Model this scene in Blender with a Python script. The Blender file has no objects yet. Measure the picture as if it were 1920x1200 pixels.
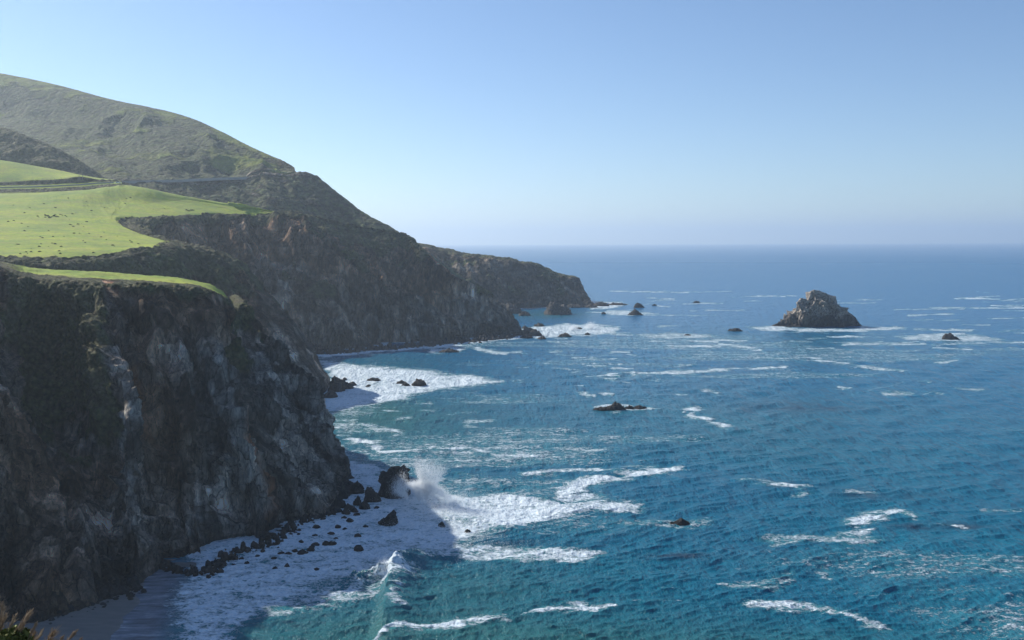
import bpy, math, random
import numpy as np
from mathutils import Matrix, Vector

random.seed(7)
RNG = np.random.default_rng(11)
scn = bpy.context.scene
COL = scn.collection
R = math.radians

# ------------------------------------------------------------------ camera
F_PX, W_PX, H_PX = 1867.0, 1920.0, 1200.0       # photo pixels
CAM = np.array([0.0, 0.0, 80.0])
PITCH, ROLL = R(4.49), R(0.21)
fwd = np.array([0, math.cos(PITCH), -math.sin(PITCH)])
up0 = np.array([0, math.sin(PITCH), math.cos(PITCH)])
rt0 = np.array([1.0, 0, 0])
upv = up0 * math.cos(ROLL) + rt0 * math.sin(ROLL)
rtv = rt0 * math.cos(ROLL) - up0 * math.sin(ROLL)
cam_d = bpy.data.cameras.new("camera")
cam_d.sensor_width = 36.0
cam_d.lens = 36.0 * F_PX / W_PX
cam_d.clip_start, cam_d.clip_end = 0.3, 60000
cam = bpy.data.objects.new("camera", cam_d)
COL.objects.link(cam)
M = Matrix(((rtv[0], upv[0], -fwd[0], CAM[0]), (rtv[1], upv[1], -fwd[1], CAM[1]),
            (rtv[2], upv[2], -fwd[2], CAM[2]), (0, 0, 0, 1)))
cam.matrix_world = M
scn.camera = cam

# ------------------------------------------------------------------ sun, sky, exposure
SUN_VEC = Vector((-1.56, 1.20, 1.22)).normalized()      # towards the sun
SUN_EL = math.asin(SUN_VEC.z)
SUN_AZ = math.atan2(SUN_VEC.x, SUN_VEC.y)               # from +Y, clockwise positive
sun_d = bpy.data.lights.new("sun", 'SUN')
sun_d.energy = 4.6
sun_d.angle = R(0.6)
sun_d.color = (1.0, 0.95, 0.86)
sun = bpy.data.objects.new("sun", sun_d)
sun.rotation_euler = SUN_VEC.to_track_quat('Z', 'Y').to_euler()
COL.objects.link(sun)
world = bpy.data.worlds.new("World")
scn.world = world
world.use_nodes = True
wn = world.node_tree
bg = wn.nodes["Background"]
sky = wn.nodes.new("ShaderNodeTexSky")
sky.sky_type = 'NISHITA'
sky.sun_disc = False
sky.sun_elevation = SUN_EL
sky.sun_rotation = SUN_AZ
sky.altitude = 80
sky.air_density = 0.85
sky.dust_density = 0.12
sky.ozone_density = 3.0
tint = wn.nodes.new("ShaderNodeMix"); tint.data_type = 'RGBA'; tint.blend_type = 'MULTIPLY'
tint.inputs[0].default_value = 1.0; tint.inputs[7].default_value = (.95, 1.0, 1.07, 1)   # the camera's white balance
wn.links.new(sky.outputs[0], tint.inputs[6]); wn.links.new(tint.outputs[2], bg.inputs[0])
bg.inputs[1].default_value = 0.096
scn.view_settings.view_transform = 'Standard'
scn.view_settings.look = 'None'
scn.view_settings.exposure = 0.35
scn.view_settings.gamma = 1.0
scn.cycles.volume_step_rate = 1.0
scn.cycles.volume_max_steps = 256
scn.cycles.max_bounces = 6
scn.cycles.diffuse_bounces = 3
scn.cycles.glossy_bounces = 3
scn.cycles.volume_bounces = 1
scn.cycles.transparent_max_bounces = 16
HAZE_DENSITY = 0.000105
HAZE_COL = (0.76, 0.88, 1.0, 1)
HAZE_ANISO = 0.5

# ------------------------------------------------------------------ pixel <-> place
def ray(px, py):
    return fwd * F_PX + rtv * (px - 960.0) + upv * (600.0 - py)
def P(px, py, D):
    d = ray(px, py)
    return CAM + d * (D / d[1])
def S(px, py, z=0.0):
    d = ray(px, py)
    return CAM + d * ((z - CAM[2]) / d[2])
def proj(pts):
    q = np.asarray(pts, dtype=np.float64) - CAM
    z = q @ fwd
    z = np.where(z < 1e-3, 1e-3, z)
    return 960.0 + F_PX * (q @ rtv) / z, 600.0 - F_PX * (q @ upv) / z, z

# ------------------------------------------------------------------ noise
def _h(ix, iy, iz, seed):
    h = (ix.astype(np.uint32) * np.uint32(374761393) + iy.astype(np.uint32) * np.uint32(668265263)
         + iz.astype(np.uint32) * np.uint32(2246822519) + np.uint32((seed * 3266489917) & 0xffffffff))
    h = (h ^ (h >> np.uint32(13))) * np.uint32(1274126177)
    h = (h ^ (h >> np.uint32(15))) * np.uint32(2654435761)
    return h ^ (h >> np.uint32(16))
def hf(ix, iy, iz, seed):
    return (_h(ix, iy, iz, seed) & np.uint32(0xffffff)).astype(np.float32) / np.float32(16777215)
def vnoise(p, seed=0):
    i = np.floor(p).astype(np.int32)
    f = (p - i).astype(np.float32)
    f = f * f * f * (f * (f * 6 - 15) + 10)
    x, y, z = i[:, 0], i[:, 1], i[:, 2]
    fx, fy, fz = f[:, 0], f[:, 1], f[:, 2]
    def c(a, b, d): return hf(x + a, y + b, z + d, seed)
    x00 = c(0,0,0) * (1-fx) + c(1,0,0) * fx
    x10 = c(0,1,0) * (1-fx) + c(1,1,0) * fx
    x01 = c(0,0,1) * (1-fx) + c(1,0,1) * fx
    x11 = c(0,1,1) * (1-fx) + c(1,1,1) * fx
    a = x00 * (1-fy) + x10 * fy
    b = x01 * (1-fy) + x11 * fy
    return (a * (1-fz) + b * fz) * 2 - 1
_ROT = np.array([[0.36, 0.48, -0.8], [-0.8, 0.6, 0.0], [0.48, 0.64, 0.6]])
def fbm(p, scale, octv, seed=0, gain=0.5, ridged=False):
    q = np.asarray(p, dtype=np.float64) / scale + 37.1
    out = np.zeros(len(q), np.float32); amp = 1.0; tot = 0
    for k in range(octv):
        n = vnoise(q, seed + k * 17)
        out += amp * ((.56 - np.abs(n) * 2) if ridged else n)
        tot += amp; amp *= gain
        q = (q @ _ROT.T) * 2.03 + 11.7
    return out / tot
def facet(p, scale, seed=0, two_d=False):
    """Voronoi cells: F1, F2 (in cells) and a per-cell tilted-plane offset."""
    q = np.asarray(p, dtype=np.float64) / scale + 51.3
    if two_d: q = np.stack([q[:, 0], q[:, 1], np.full(len(q), 0.5)], 1)
    i = np.floor(q).astype(np.int32); f = (q - i).astype(np.float32)
    F1 = np.full(len(q), 9.0, np.float32); F2 = F1.copy()
    off = np.zeros(len(q), np.float32); rid = np.zeros(len(q), np.float32)
    for a in (-1, 0, 1):
        for b in (-1, 0, 1):
            for c in ((0,) if two_d else (-1, 0, 1)):
                X, Y, Z = i[:, 0] + a, i[:, 1] + b, i[:, 2] + c
                h = _h(X, Y, Z, seed)
                jx = (h & np.uint32(255)).astype(np.float32) / 255
                jy = ((h >> np.uint32(8)) & np.uint32(255)).astype(np.float32) / 255
                jz = ((h >> np.uint32(16)) & np.uint32(255)).astype(np.float32) / 255
                dx, dy = a + jx - f[:, 0], b + jy - f[:, 1]
                dz = 0 if two_d else c + jz - f[:, 2]
                d = dx * dx + dy * dy + dz * dz
                m = d < F1
                F2 = np.where(m, F1, np.minimum(F2, d))
                F1 = np.where(m, d, F1)
                o = (jy * 2 - 1) * dx + (jx * 2 - 1) * dy + (0 if two_d else (jx + jy - 1) * dz)
                off = np.where(m, o + (jz - .5) * .8, off)
                rid = np.where(m, jz, rid)
    F1, F2 = np.sqrt(F1), np.sqrt(F2)
    return F1, F2, off * sstep(0, .22, F2 - F1) - .25 * (1 - sstep(0, .12, F2 - F1)), rid
def sstep(a, b, x):
    t = np.clip((x - a) / (b - a), 0, 1)
    return t * t * (3 - 2 * t)

# ------------------------------------------------------------------ materials
class NT:
    def __init__(self, name):
        self.m = bpy.data.materials.new(name); self.m.use_nodes = True
        self.t = self.m.node_tree; self.n = self.t.nodes; self.L = self.t.links
        self.b = self.n["Principled BSDF"]; self.out = self.n["Material Output"]
    def node(self, ty, **kw):
        n = self.n.new(ty)
        for k, v in kw.items():
            if k.startswith('i_'):
                n.inputs[k[2:].replace('_', ' ')].default_value = v
            else: setattr(n, k, v)
        return n
    def link(self, a, b): self.L.new(a, b)
    def coord(self, scale=(1, 1, 1), rot=(0, 0, 0)):
        tc = self.node("ShaderNodeNewGeometry")
        mp = self.node("ShaderNodeMapping")
        mp.inputs['Scale'].default_value = scale; mp.inputs['Rotation'].default_value = rot
        self.link(tc.outputs['Position'], mp.inputs[0])
        return mp.outputs[0]
    def noise(self, vec, scale, detail=6, rough=.6, dist=0.0):
        n = self.node("ShaderNodeTexNoise"); n.inputs['Scale'].default_value = scale
        n.inputs['Detail'].default_value = detail; n.inputs['Roughness'].default_value = rough
        n.inputs['Distortion'].default_value = dist
        self.link(vec, n.inputs['Vector']); return n.outputs[0]
    def voro(self, vec, scale, feature='F1', rand=1.0):
        n = self.node("ShaderNodeTexVoronoi"); n.feature = feature
        n.inputs['Scale'].default_value = scale; n.inputs['Randomness'].default_value = rand
        self.link(vec, n.inputs['Vector']); return n.outputs['Distance']
    def ramp(self, fac, stops, interp='LINEAR'):
        r = self.node("ShaderNodeValToRGB"); r.color_ramp.interpolation = interp
        e = r.color_ramp.elements
        while len(e) < len(stops): e.new(0.5)
        for k, (p, c) in enumerate(stops):
            e[k].position = p
            e[k].color = c if len(c) == 4 else (*c, 1)
        self.link(fac, r.inputs[0]); return r.outputs[0]
    def mix(self, fac, a, b, blend='MIX'):
        m = self.node("ShaderNodeMix"); m.data_type = 'RGBA'; m.blend_type = blend
        for s, v in ((0, fac), (6, a), (7, b)):
            if hasattr(v, 'is_linked'): self.link(v, m.inputs[s])
            elif s == 0: m.inputs[0].default_value = v
            else: m.inputs[s].default_value = v if len(v) == 4 else (*v, 1)
        return m.outputs[2]
    def math(self, op, a, b=0.0, clamp=False):
        m = self.node("ShaderNodeMath"); m.operation = op; m.use_clamp = clamp
        for k, v in ((0, a), (1, b)):
            if hasattr(v, 'is_linked'): self.link(v, m.inputs[k])
            else: m.inputs[k].default_value = v
        return m.outputs[0]
    def attr(self, name):
        a = self.node("ShaderNodeAttribute"); a.attribute_name = name
        s = self.node("ShaderNodeSeparateColor"); self.link(a.outputs['Color'], s.inputs[0])
        return s.outputs[0], s.outputs[1], s.outputs[2], a.outputs['Alpha']
    def bump(self, h, strength, dist, prev=None):
        b = self.node("ShaderNodeBump"); b.inputs['Strength'].default_value = strength
        b.inputs['Distance'].default_value = dist
        self.link(h, b.inputs['Height'])
        if prev is not None: self.link(prev, b.inputs['Normal'])
        return b.outputs[0]

def g(v): return (v, v, v, 1)

def land_material(name, px_m=0.4, rock_dark=1.0, dry=.75, warm=1.0):
    """px_m: rough size of the finest useful detail in metres.
    attribute 'mask': R scrub, G meadow grass, B brown earth, A pale scar; 'mask2': R wet/dark foot, G green lushness, B seam"""
    t = NT(name)
    scrub, grass, earth, scar = t.attr("mask")
    wet, lush, seam, _ = t.attr("mask2")
    v = t.coord()
    vs = t.coord((1.0, 1.0, 0.28), (0.0, R(16), R(8)))
    k = 1.0 / px_m
    n1 = t.noise(v, 0.035, 5, .6, .4)
    n2 = t.noise(vs, 0.25, 10, .72, .25)
    n3 = t.noise(v, 0.30 * k, 6, .7)
    d = rock_dark
    rock = t.ramp(n2, [(.30, (.022*d, .024*d, .030*d)), (.44, (.095*d, .10*d, .108*d)), (.54, (.20*d, .205*d, .21*d)), (.68, (.46*d, .47*d, .48*d))])
    brown = t.ramp(n2, [(.30, (.030*d, .018*d, .014*d)), (.45, (.12*d, .078*d, .058*d)), (.57, (.24*d, .165*d, .12*d)), (.70, (.40*d, .31*d, .24*d))])
    rock = t.mix(t.math('MULTIPLY', t.math('ADD', earth, t.math('MULTIPLY', t.math('SUBTRACT', n1, .52), 2.2)), 1.0, True), rock, brown)
    pale = t.ramp(t.noise(vs, .9, 7, .72, .2), [(.38, (.15, .155, .16)), (.56, (.40, .40, .385)), (.70, (.66, .64, .60))])
    rock = t.mix(scar, rock, pale)
    strat = t.noise(t.coord((.9, .9, .10), (R(6), R(24), 0)), 1.1 * k, 5, .7, .3)
    rock = t.mix(.8, rock, t.ramp(strat, [(.36, g(.40)), (.47, g(.95)), (.53, g(1.0)), (.66, g(1.55))]), 'MULTIPLY')
    rust = t.math('MULTIPLY', seam, 1.0)
    rock = t.mix(rust, rock, (.34, .15, .065))
    dn = t.node("ShaderNodeTexNoise"); dn.inputs['Scale'].default_value = .12 * k; dn.inputs['Detail'].default_value = 6; dn.inputs['Roughness'].default_value = .65
    t.link(v, dn.inputs['Vector'])
    def slab(sc, rot, warp, sq):
        ma = t.node("ShaderNodeVectorMath"); ma.operation = 'MULTIPLY_ADD'; t.link(dn.outputs['Color'], ma.inputs[0])
        ma.inputs[1].default_value = (warp,) * 3; t.link(t.coord((1, 1, sq), rot), ma.inputs[2])
        a = t.node("ShaderNodeTexVoronoi"); a.inputs['Scale'].default_value = sc; t.link(ma.outputs[0], a.inputs['Vector'])
        b = t.node("ShaderNodeTexVoronoi"); b.feature = 'DISTANCE_TO_EDGE'; b.inputs['Scale'].default_value = sc; t.link(ma.outputs[0], b.inputs['Vector'])
        sp = t.node("ShaderNodeSeparateColor"); t.link(a.outputs['Color'], sp.inputs[0])
        return sp.outputs[0], b.outputs['Distance']
    sA, eA = slab(.052 * k, (R(8), R(24), 0), 5 * px_m, .30)
    sB, eB = slab(.19 * k, (R(-5), R(30), 0), 2 * px_m, .34)
    rock = t.mix(1.0, rock, t.ramp(sA, [(0, g(.45)), (.5, g(.95)), (1, g(1.75))]), 'MULTIPLY')
    rock = t.mix(1.0, rock, t.ramp(sB, [(0, g(.62)), (.5, g(1.0)), (1, g(1.45))]), 'MULTIPLY')
    fis = t.math('MINIMUM', t.math('MULTIPLY', eA, 1.0), t.math('MULTIPLY', eB, 1.6))
    rock = t.mix(.8, rock, t.ramp(fis, [(0, g(.22)), (.035, g(.7)), (.09, g(1))]), 'MULTIPLY')
    crack = t.ramp(t.voro(t.coord((1, 1, .4), (0, R(20), 0)), .16 * k, 'DISTANCE_TO_EDGE'), [(0, g(.35)), (.10, g(1))])
    rock = t.mix(.22, rock, crack, 'MULTIPLY')
    rock = t.mix(1.0, rock, t.ramp(t.noise(t.coord((1, 1, .5), (0, R(18), 0)), .06, 9, .70, .3), [(.40, g(.25)), (.48, g(.8)), (.53, g(1.1)), (.64, g(2.0))]), 'MULTIPLY')
    rock = t.mix(1.0, rock, (1 + .14 * warm, 1.0, 1 - .16 * warm, 1), 'MULTIPLY')
    rock = t.mix(t.math('MULTIPLY', wet, .75), rock, (.018, .017, .016))
    # scrub
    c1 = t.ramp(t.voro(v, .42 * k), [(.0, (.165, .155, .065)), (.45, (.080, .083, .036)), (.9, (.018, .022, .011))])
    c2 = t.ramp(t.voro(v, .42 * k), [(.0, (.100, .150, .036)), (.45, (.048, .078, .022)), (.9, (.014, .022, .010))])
    c3 = t.ramp(t.noise(v, .35*k, 5, .7), [(.3, (.022, .028, .012)), (.7, (.10, .095, .045))])
    big = t.ramp(t.noise(v, .05, 5, .65), [(.42, g(0)), (.6, g(1))])
    sc = t.mix(t.math('ADD', t.math('MULTIPLY', big, .55), t.math('SUBTRACT', lush, .25), True), c1, c2)
    sc = t.mix(.30, sc, c3)
    patch = t.noise(v, .12 / px_m ** .5, 5, .7)
    sc = t.mix(t.ramp(patch, [(.50, g(0)), (.62, g(dry))]), sc, t.ramp(t.voro(v, .55 * k), [(.0, (.23, .19, .12)), (.8, (.075, .06, .04))]))
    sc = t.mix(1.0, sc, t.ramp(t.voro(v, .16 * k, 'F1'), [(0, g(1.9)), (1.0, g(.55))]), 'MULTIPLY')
    # meadow
    gn = t.noise(v, .05, 8, .75)
    gf = t.noise(t.coord((.5, 1, 1)), .9, 6, .7)
    gr = t.ramp(gn, [(.34, (.19, .31, .030)), (.46, (.33, .44, .030)), (.6, (.45, .50, .035)), (.74, (.46, .43, .09))])
    gr = t.mix(t.ramp(gf, [(.42, g(0)), (.68, g(.8))]), gr, (.15, .17, .055))
    gr = t.mix(t.ramp(t.noise(t.coord((.35, 1, 1)), .14, 9, .8), [(.46, g(0)), (.62, g(.6))]), gr, (.30, .27, .085))
    gr = t.mix(t.ramp(t.noise(v, .022, 3, .5), [(.45, g(0)), (.65, g(.45))]), gr, (.10, .19, .045))
    colr = t.mix(scrub, rock, sc)
    colr = t.mix(grass, colr, gr)
    t.link(colr, t.b.inputs['Base Color'])
    t.link(t.math('SUBTRACT', .95, t.math('MULTIPLY', wet, .4)), t.b.inputs['Roughness'])
    t.b.inputs['Specular IOR Level'].default_value = .25
    rk = t.math('SUBTRACT', 1.0, t.math('MAXIMUM', scrub, grass), True)
    hh = t.math('ADD', t.math('MULTIPLY', n3, 1.2), t.math('ADD', t.math('MULTIPLY', t.noise(vs, .7, 8, .74, .3), 2.2), t.math('ADD', t.math('MULTIPLY', strat, 1.6), t.math('ADD', t.math('MULTIPLY', t.ramp(fis, [(0, g(0)), (.10, g(1))]), 1.3), t.math('MULTIPLY', sB, .9)))))
    hh = t.math('ADD', hh, t.math('MULTIPLY', t.ramp(t.voro(t.coord((1, 1, .4), (0, R(20), 0)), .16*k, 'DISTANCE_TO_EDGE'), [(0, g(0)), (.14, g(1))]), .2))
    b1 = t.bump(t.math('MULTIPLY', hh, rk), 1.0, 2.0 * px_m)
    hs = t.math('ADD', t.math('MULTIPLY', t.voro(v, .42 * k), -1.5), t.math('MULTIPLY', t.noise(v, 1.1 * k, 4, .7), 1.0))
    b2 = t.bump(t.math('MULTIPLY', hs, scrub), 1.0, 1.5 * px_m, b1)
    b3 = t.bump(t.math('MULTIPLY', gf, grass), .5, .5, b2)
    t.link(b3, t.b.inputs['Normal'])
    return t.m

def rock_material(name, base=(.075, .068, .062), light=(.30, .275, .245), pale_lit_top=0.0, scale=1.0, wet_h=1.5):
    t = NT(name)
    v = t.coord(); vs = t.coord((1, 1, .45), (0, R(25), 0))
    n = t.noise(vs, .35 / scale, 8, .7, .8)
    c = t.ramp(n, [(.3, tuple(x * .45 for x in base)), (.47, base), (.62, tuple((a + b) / 2 for a, b in zip(base, light))), (.8, light)])
    geo = t.node("ShaderNodeNewGeometry")
    if pale_lit_top > 0:
        sx = t.node("ShaderNodeSeparateXYZ"); t.link(geo.outputs['Position'], sx.inputs[0])
        hz = t.math('DIVIDE', sx.outputs[2], pale_lit_top, True)
        f = t.math('ADD', hz, t.math('MULTIPLY', t.math('SUBTRACT', t.noise(v, .13, 6, .65), .5), 1.7))
        c = t.mix(t.ramp(f, [(.50, g(0)), (.66, g(.85))]), c, t.ramp(t.noise(v, .6, 6, .7), [(.40, (.12, .10, .08)), (.58, (.62, .54, .45))]))  # pale upper rock; sunlit ribs against shadow are put into its colour
    sx2 = t.node("ShaderNodeSeparateXYZ"); t.link(geo.outputs['Position'], sx2.inputs[0])
    w = t.ramp(t.math('ADD', t.math('DIVIDE', sx2.outputs[2], wet_h * 2), t.math('MULTIPLY', t.noise(v, .5, 4, .6), .5)), [(.35, g(1)), (.75, g(0))])
    c = t.mix(t.math('MULTIPLY', w, .8), c, (.028, .020, .017))
    t.link(c, t.b.inputs['Base Color'])
    t.b.inputs['Roughness'].default_value = .82
    t.b.inputs['Specular IOR Level'].default_value = .3
    h = t.math('ADD', t.noise(vs, .8 / scale, 8, .75, .7), t.math('MULTIPLY', t.voro(v, .5 / scale, 'DISTANCE_TO_EDGE'), .8))
    t.link(t.bump(h, 1.0, 1.2 * scale), t.b.inputs['Normal'])
    return t.m

def simple(name, col, rough=.7, metal=0.0, emit=None, var=0.15, vscale=3.0):
    t = NT(name)
    n = t.noise(t.coord(), vscale, 4, .6)
    t.link(t.ramp(n, [(.3, tuple(x * (1 - var) for x in col)), (.7, tuple(min(1, x * (1 + var)) for x in col))]), t.b.inputs['Base Color'])
    t.b.inputs['Roughness'].default_value = rough; t.b.inputs['Metallic'].default_value = metal
    return t.m

# ------------------------------------------------------------------ mesh helpers
def mesh_obj(name, verts, faces, mat, parent=None, smooth=False, **props):
    me = bpy.data.meshes.new(name)
    verts = np.asarray(verts, dtype=np.float32)
    if isinstance(faces, np.ndarray) and faces.ndim == 2:
        nf, k = faces.shape
        me.vertices.add(len(verts)); me.vertices.foreach_set("co", verts.ravel())
        me.loops.add(nf * k); me.loops.foreach_set("vertex_index", faces.astype(np.int32).ravel())
        me.polygons.add(nf)
        me.polygons.foreach_set("loop_start", np.arange(0, nf * k, k, dtype=np.int32))
        me.polygons.foreach_set("loop_total", np.full(nf, k, dtype=np.int32))
        me.update(calc_edges=True)
    else:
        me.from_pydata([tuple(map(float, p)) for p in verts], [], [tuple(f) for f in faces])
    if smooth: me.polygons.foreach_set("use_smooth", np.ones(len(me.polygons), dtype=bool))
    me.materials.append(mat)
    o = bpy.data.objects.new(name, me); COL.objects.link(o)
    if parent is not None: o.parent = parent
    for k_, v_ in props.items(): o[k_] = v_
    return o
def set_col(o, name, rgba):
    a = o.data.color_attributes.new(name, 'FLOAT_COLOR', 'POINT')
    a.data.foreach_set("color", np.asarray(rgba, dtype=np.float32).ravel())
def grid_faces(nu, nv):
    i, j = np.meshgrid(np.arange(nu - 1), np.arange(nv - 1), indexing='ij')
    a = (i * nv + j).ravel()
    return np.stack([a, a + nv, a + nv + 1, a + 1], 1)
def grid_normals(G):
    du = np.gradient(G, axis=0); dv = np.gradient(G, axis=1)
    n = np.cross(du, dv); n /= (np.linalg.norm(n, axis=2, keepdims=True) + 1e-9)
    return n
def blur(A, k):
    for ax in (0, 1):
        for _ in range(2):
            c = np.cumsum(np.pad(A, [(k + 1, k) if a == ax else (0, 0) for a in range(A.ndim)], mode='edge'), axis=ax)
            n = A.shape[ax]
            hi = np.take(c, np.arange(2 * k + 1, 2 * k + 1 + n), axis=ax); lo = np.take(c, np.arange(0, n), axis=ax)
            A = (hi - lo) / (2 * k + 1)
    return A
def pchip(Y, t):
    """Y (n, ...) at 0..n-1, monotone cubic sampled at t"""
    n = len(Y); d = np.diff(Y, axis=0)
    m = np.zeros_like(Y)
    if n > 2:
        a, b = d[:-1], d[1:]
        same = (a * b) > 0
        m[1:-1] = np.where(same, 2 * a * b / np.where(same, a + b, 1), 0) * .55 + (a + b) / 2 * .45
    m[0], m[-1] = d[0], d[-1]
    i = np.clip(np.floor(t).astype(int), 0, n - 2); s = (t - i).reshape((-1,) + (1,) * (Y.ndim - 1))
    h00 = 2*s**3 - 3*s**2 + 1; h10 = s**3 - 2*s**2 + s; h01 = -2*s**3 + 3*s**2; h11 = s**3 - s**2
    return h00 * Y[i] + h10 * m[i] + h01 * Y[i+1] + h11 * m[i+1]
def pt(c):
    if c[0] == 'w': return np.array(c[1:4], float)
    if len(c) == 2: return S(*c)
    if c[2] == 'z': return S(c[0], c[1], c[3])
    return P(*c)

SHEETS = {}
def loft(ctrl, step, nmin=5, nmax=260):
    C = np.array([[pt(c) for c in st] for st in ctrl])           # S, L, 3
    px, py, _ = proj(C.reshape(-1, 3))
    q = np.stack([np.clip(px, -500, 2400), np.clip(py, -300, 1500)], 1).reshape(C.shape[0], C.shape[1], 2)
    du = np.linalg.norm(np.diff(q, axis=0), axis=2).max(axis=1)
    dv = np.linalg.norm(np.diff(q, axis=1), axis=2).max(axis=0)
    def ts(L):
        out = []
        for k, x in enumerate(L):
            n = int(np.clip(x / step, nmin, nmax)); out.append(k + np.arange(n) / n)
        return np.concatenate(out + [[len(L)]])
    tu, tv = ts(du), ts(dv)
    G = pchip(C, tu); G = np.swapaxes(pchip(np.swapaxes(G, 0, 1).copy(), tv), 0, 1)
    U, V = np.meshgrid(tu, tv, indexing='ij')
    su = np.concatenate([[0], np.cumsum(np.linalg.norm(np.diff(G, axis=0), axis=2).mean(axis=1))])
    sv = np.concatenate([[0], np.cumsum(np.linalg.norm(np.diff(G, axis=1), axis=2).mean(axis=0))])
    UM, VM = np.meshgrid(su, sv, indexing='ij')
    return G, U, V, UM, VM

def build_sheet(name, ctrl, mat, step, disp, masks, flip=False, **props):
    G, U, V, UM, VM = loft(ctrl, step)
    N = grid_normals(G)
    if flip: N = -N
    N = blur(N, 4); N /= np.linalg.norm(N, axis=2, keepdims=True) + 1e-9
    p = G.reshape(-1, 3); n = N.reshape(-1, 3)
    args = dict(P=p, N=n, U=U.ravel(), V=V.ravel(), UM=UM.ravel(), VM=VM.ravel(), shape=G.shape[:2])
    p2 = disp(args)
    G2 = p2.reshape(G.shape)
    N2 = grid_normals(G2); N2 = -N2 if flip else N2
    Ns = blur(N2, 3).reshape(-1, 3); Ns /= np.linalg.norm(Ns, axis=1, keepdims=True) + 1e-9
    args['P2'] = p2; args['NS'] = Ns; args['N2'] = N2.reshape(-1, 3)
    m1, m2 = masks(args)
    f = grid_faces(*G.shape[:2])
    if flip: f = f[:, ::-1]
    o = mesh_obj(name, p2, f, mat, smooth=True, **props)
    set_col(o, "mask", np.clip(m1, 0, 1)); set_col(o, "mask2", np.clip(m2, 0, 1))
    x, y, z = proj(p2)
    SHEETS[name] = (p2, x, y, z, Ns)
    return o
def on_land(name, px, py):
    p, x, y, z, n = SHEETS[name]
    d = (x - px) ** 2 + (y - py) ** 2
    c = np.where(d < max(9.0, d.min() * 1.5))[0]
    k = c[np.argmin(z[c])]
    return p[k].copy(), n[k]

def bushes(p, size, seed, hgt):
    f1, f2, off, rid = facet(p, size, seed, two_d=True)
    dome = np.sqrt(np.clip(1 - (f1 / .62) ** 2, 0, 1)) * (.45 + .55 * rid)
    f1b, _, _, r2 = facet(p, size * .45, seed + 5, two_d=True)
    dome2 = np.sqrt(np.clip(1 - (f1b / .62) ** 2, 0, 1)) * (.4 + .6 * r2)
    return hgt * (dome * .7 + dome2 * .4)

# ================================================================== LAND
# control points: (px, py) = on the water line; (px, py, D) = that line of sight at D metres ahead; ('w', x, y, z) = world
DEEP = -5.0
def under(st_foot):                      # a point a little seaward of the foot and under water
    q = pt(st_foot); return ('w', q[0] + 3, q[1] - 5, DEEP)
def face(foot, rim, mids):
    """foot, rim control points; mids: list of (px, py, fraction of depth from foot to rim)"""
    f, r = pt(foot), pt(rim)
    out = [under(foot), foot]
    for (x, y, k) in mids:
        out.append((x, y, f[1] + (r[1] - f[1]) * k))
    out.append(rim)
    return out

# ---- near headland
A = []
def addA(foot, rim, mids, top):
    A.append(face(foot, rim, mids) + top)
addA((-420, 1330), (-420, 462, 262), [(-420, 1100, .18), (-420, 900, .30), (-420, 700, .50), (-420, 560, .74)],
     [(-420, 455, 300), (-420, 450, 360), ('w', -400, 480, 60)])
addA((-150, 1240), (-160, 487, 275), [(-150, 1060, .16), (-150, 900, .30), (-155, 720, .50), (-160, 580, .74)],
     [(-160, 480, 310), (-160, 476, 360), ('w', -330, 480, 50)])
addA((0, 1188), (-10, 504, 288), [(0, 1040, .12), (0, 900, .25), (0, 740, .45), (-5, 600, .72)],
     [(-10, 498, 312), (-10, 496, 362), ('w', -260, 480, 48)])
addA((70, 1172), (40, 522, 298), [(60, 1030, .15), (45, 880, .30), (40, 740, .52), (40, 610, .78)],
     [(50, 512, 322), (60, 510, 366), ('w', -230, 480, 46)])
addA((140, 1150), (80, 530, 304), [(130, 1000, .22), (110, 860, .42), (90, 740, .62), (80, 620, .86)],
     [(80, 514, 330), (90, 512, 368), ('w', -210, 480, 45)])
addA((215, 1112), (140, 533, 300), [(200, 980, .18), (180, 860, .36), (160, 740, .60), (145, 620, .85)],
     [(140, 518, 325), (150, 515, 370), ('w', -190, 480, 44)])
addA((272, 1094), (210, 535, 303), [(262, 980, .08), (245, 860, .20), (232, 740, .38), (222, 630, .66)],
     [(210, 521, 330), (210, 517, 375), ('w', -175, 475, 42)])
addA((305, 1060), (265, 537, 306), [(300, 970, .16), (290, 860, .30), (275, 740, .44), (268, 630, .66)],
     [(270, 524, 335), (270, 520, 378), ('w', -160, 470, 40)])
addA((385, 1066), (320, 540, 310), [(370, 970, .18), (350, 860, .32), (340, 740, .52), (325, 630, .76)],
     [(330, 528, 338), (320, 524, 380), ('w', -150, 465, 38)])
addA((430, 1030), (365, 545, 315), [(420, 950, .14), (400, 860, .28), (385, 740, .44), (370, 630, .68)],
     [(365, 535, 342), (360, 530, 382), ('w', -140, 460, 35)])
addA((508, 1018), (400, 553, 322), [(490, 940, .10), (460, 850, .22), (430, 750, .40), (410, 640, .66)],
     [(395, 543, 347), (390, 536, 384), ('w', -132, 452, 32)])
addA((560, 985), (422, 562, 332), [(550, 920, .16), (525, 840, .30), (480, 740, .46), (440, 640, .68)],
     [(412, 552, 354), (405, 543, 386), ('w', -126, 445, 30)])
addA((612, 965), (434, 573, 342), [(602, 900, .14), (580, 830, .26), (530, 740, .46), (470, 650, .70)],
     [(424, 560, 364), (415, 550, 392), ('w', -122, 440, 28)])
addA((650, 952), (440, 582, 355), [(640, 900, .22), (618, 830, .44), (575, 740, .62), (500, 650, .82)],
     [(434, 570, 378), (420, 560, 402), ('w', -120, 440, 26)])
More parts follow.
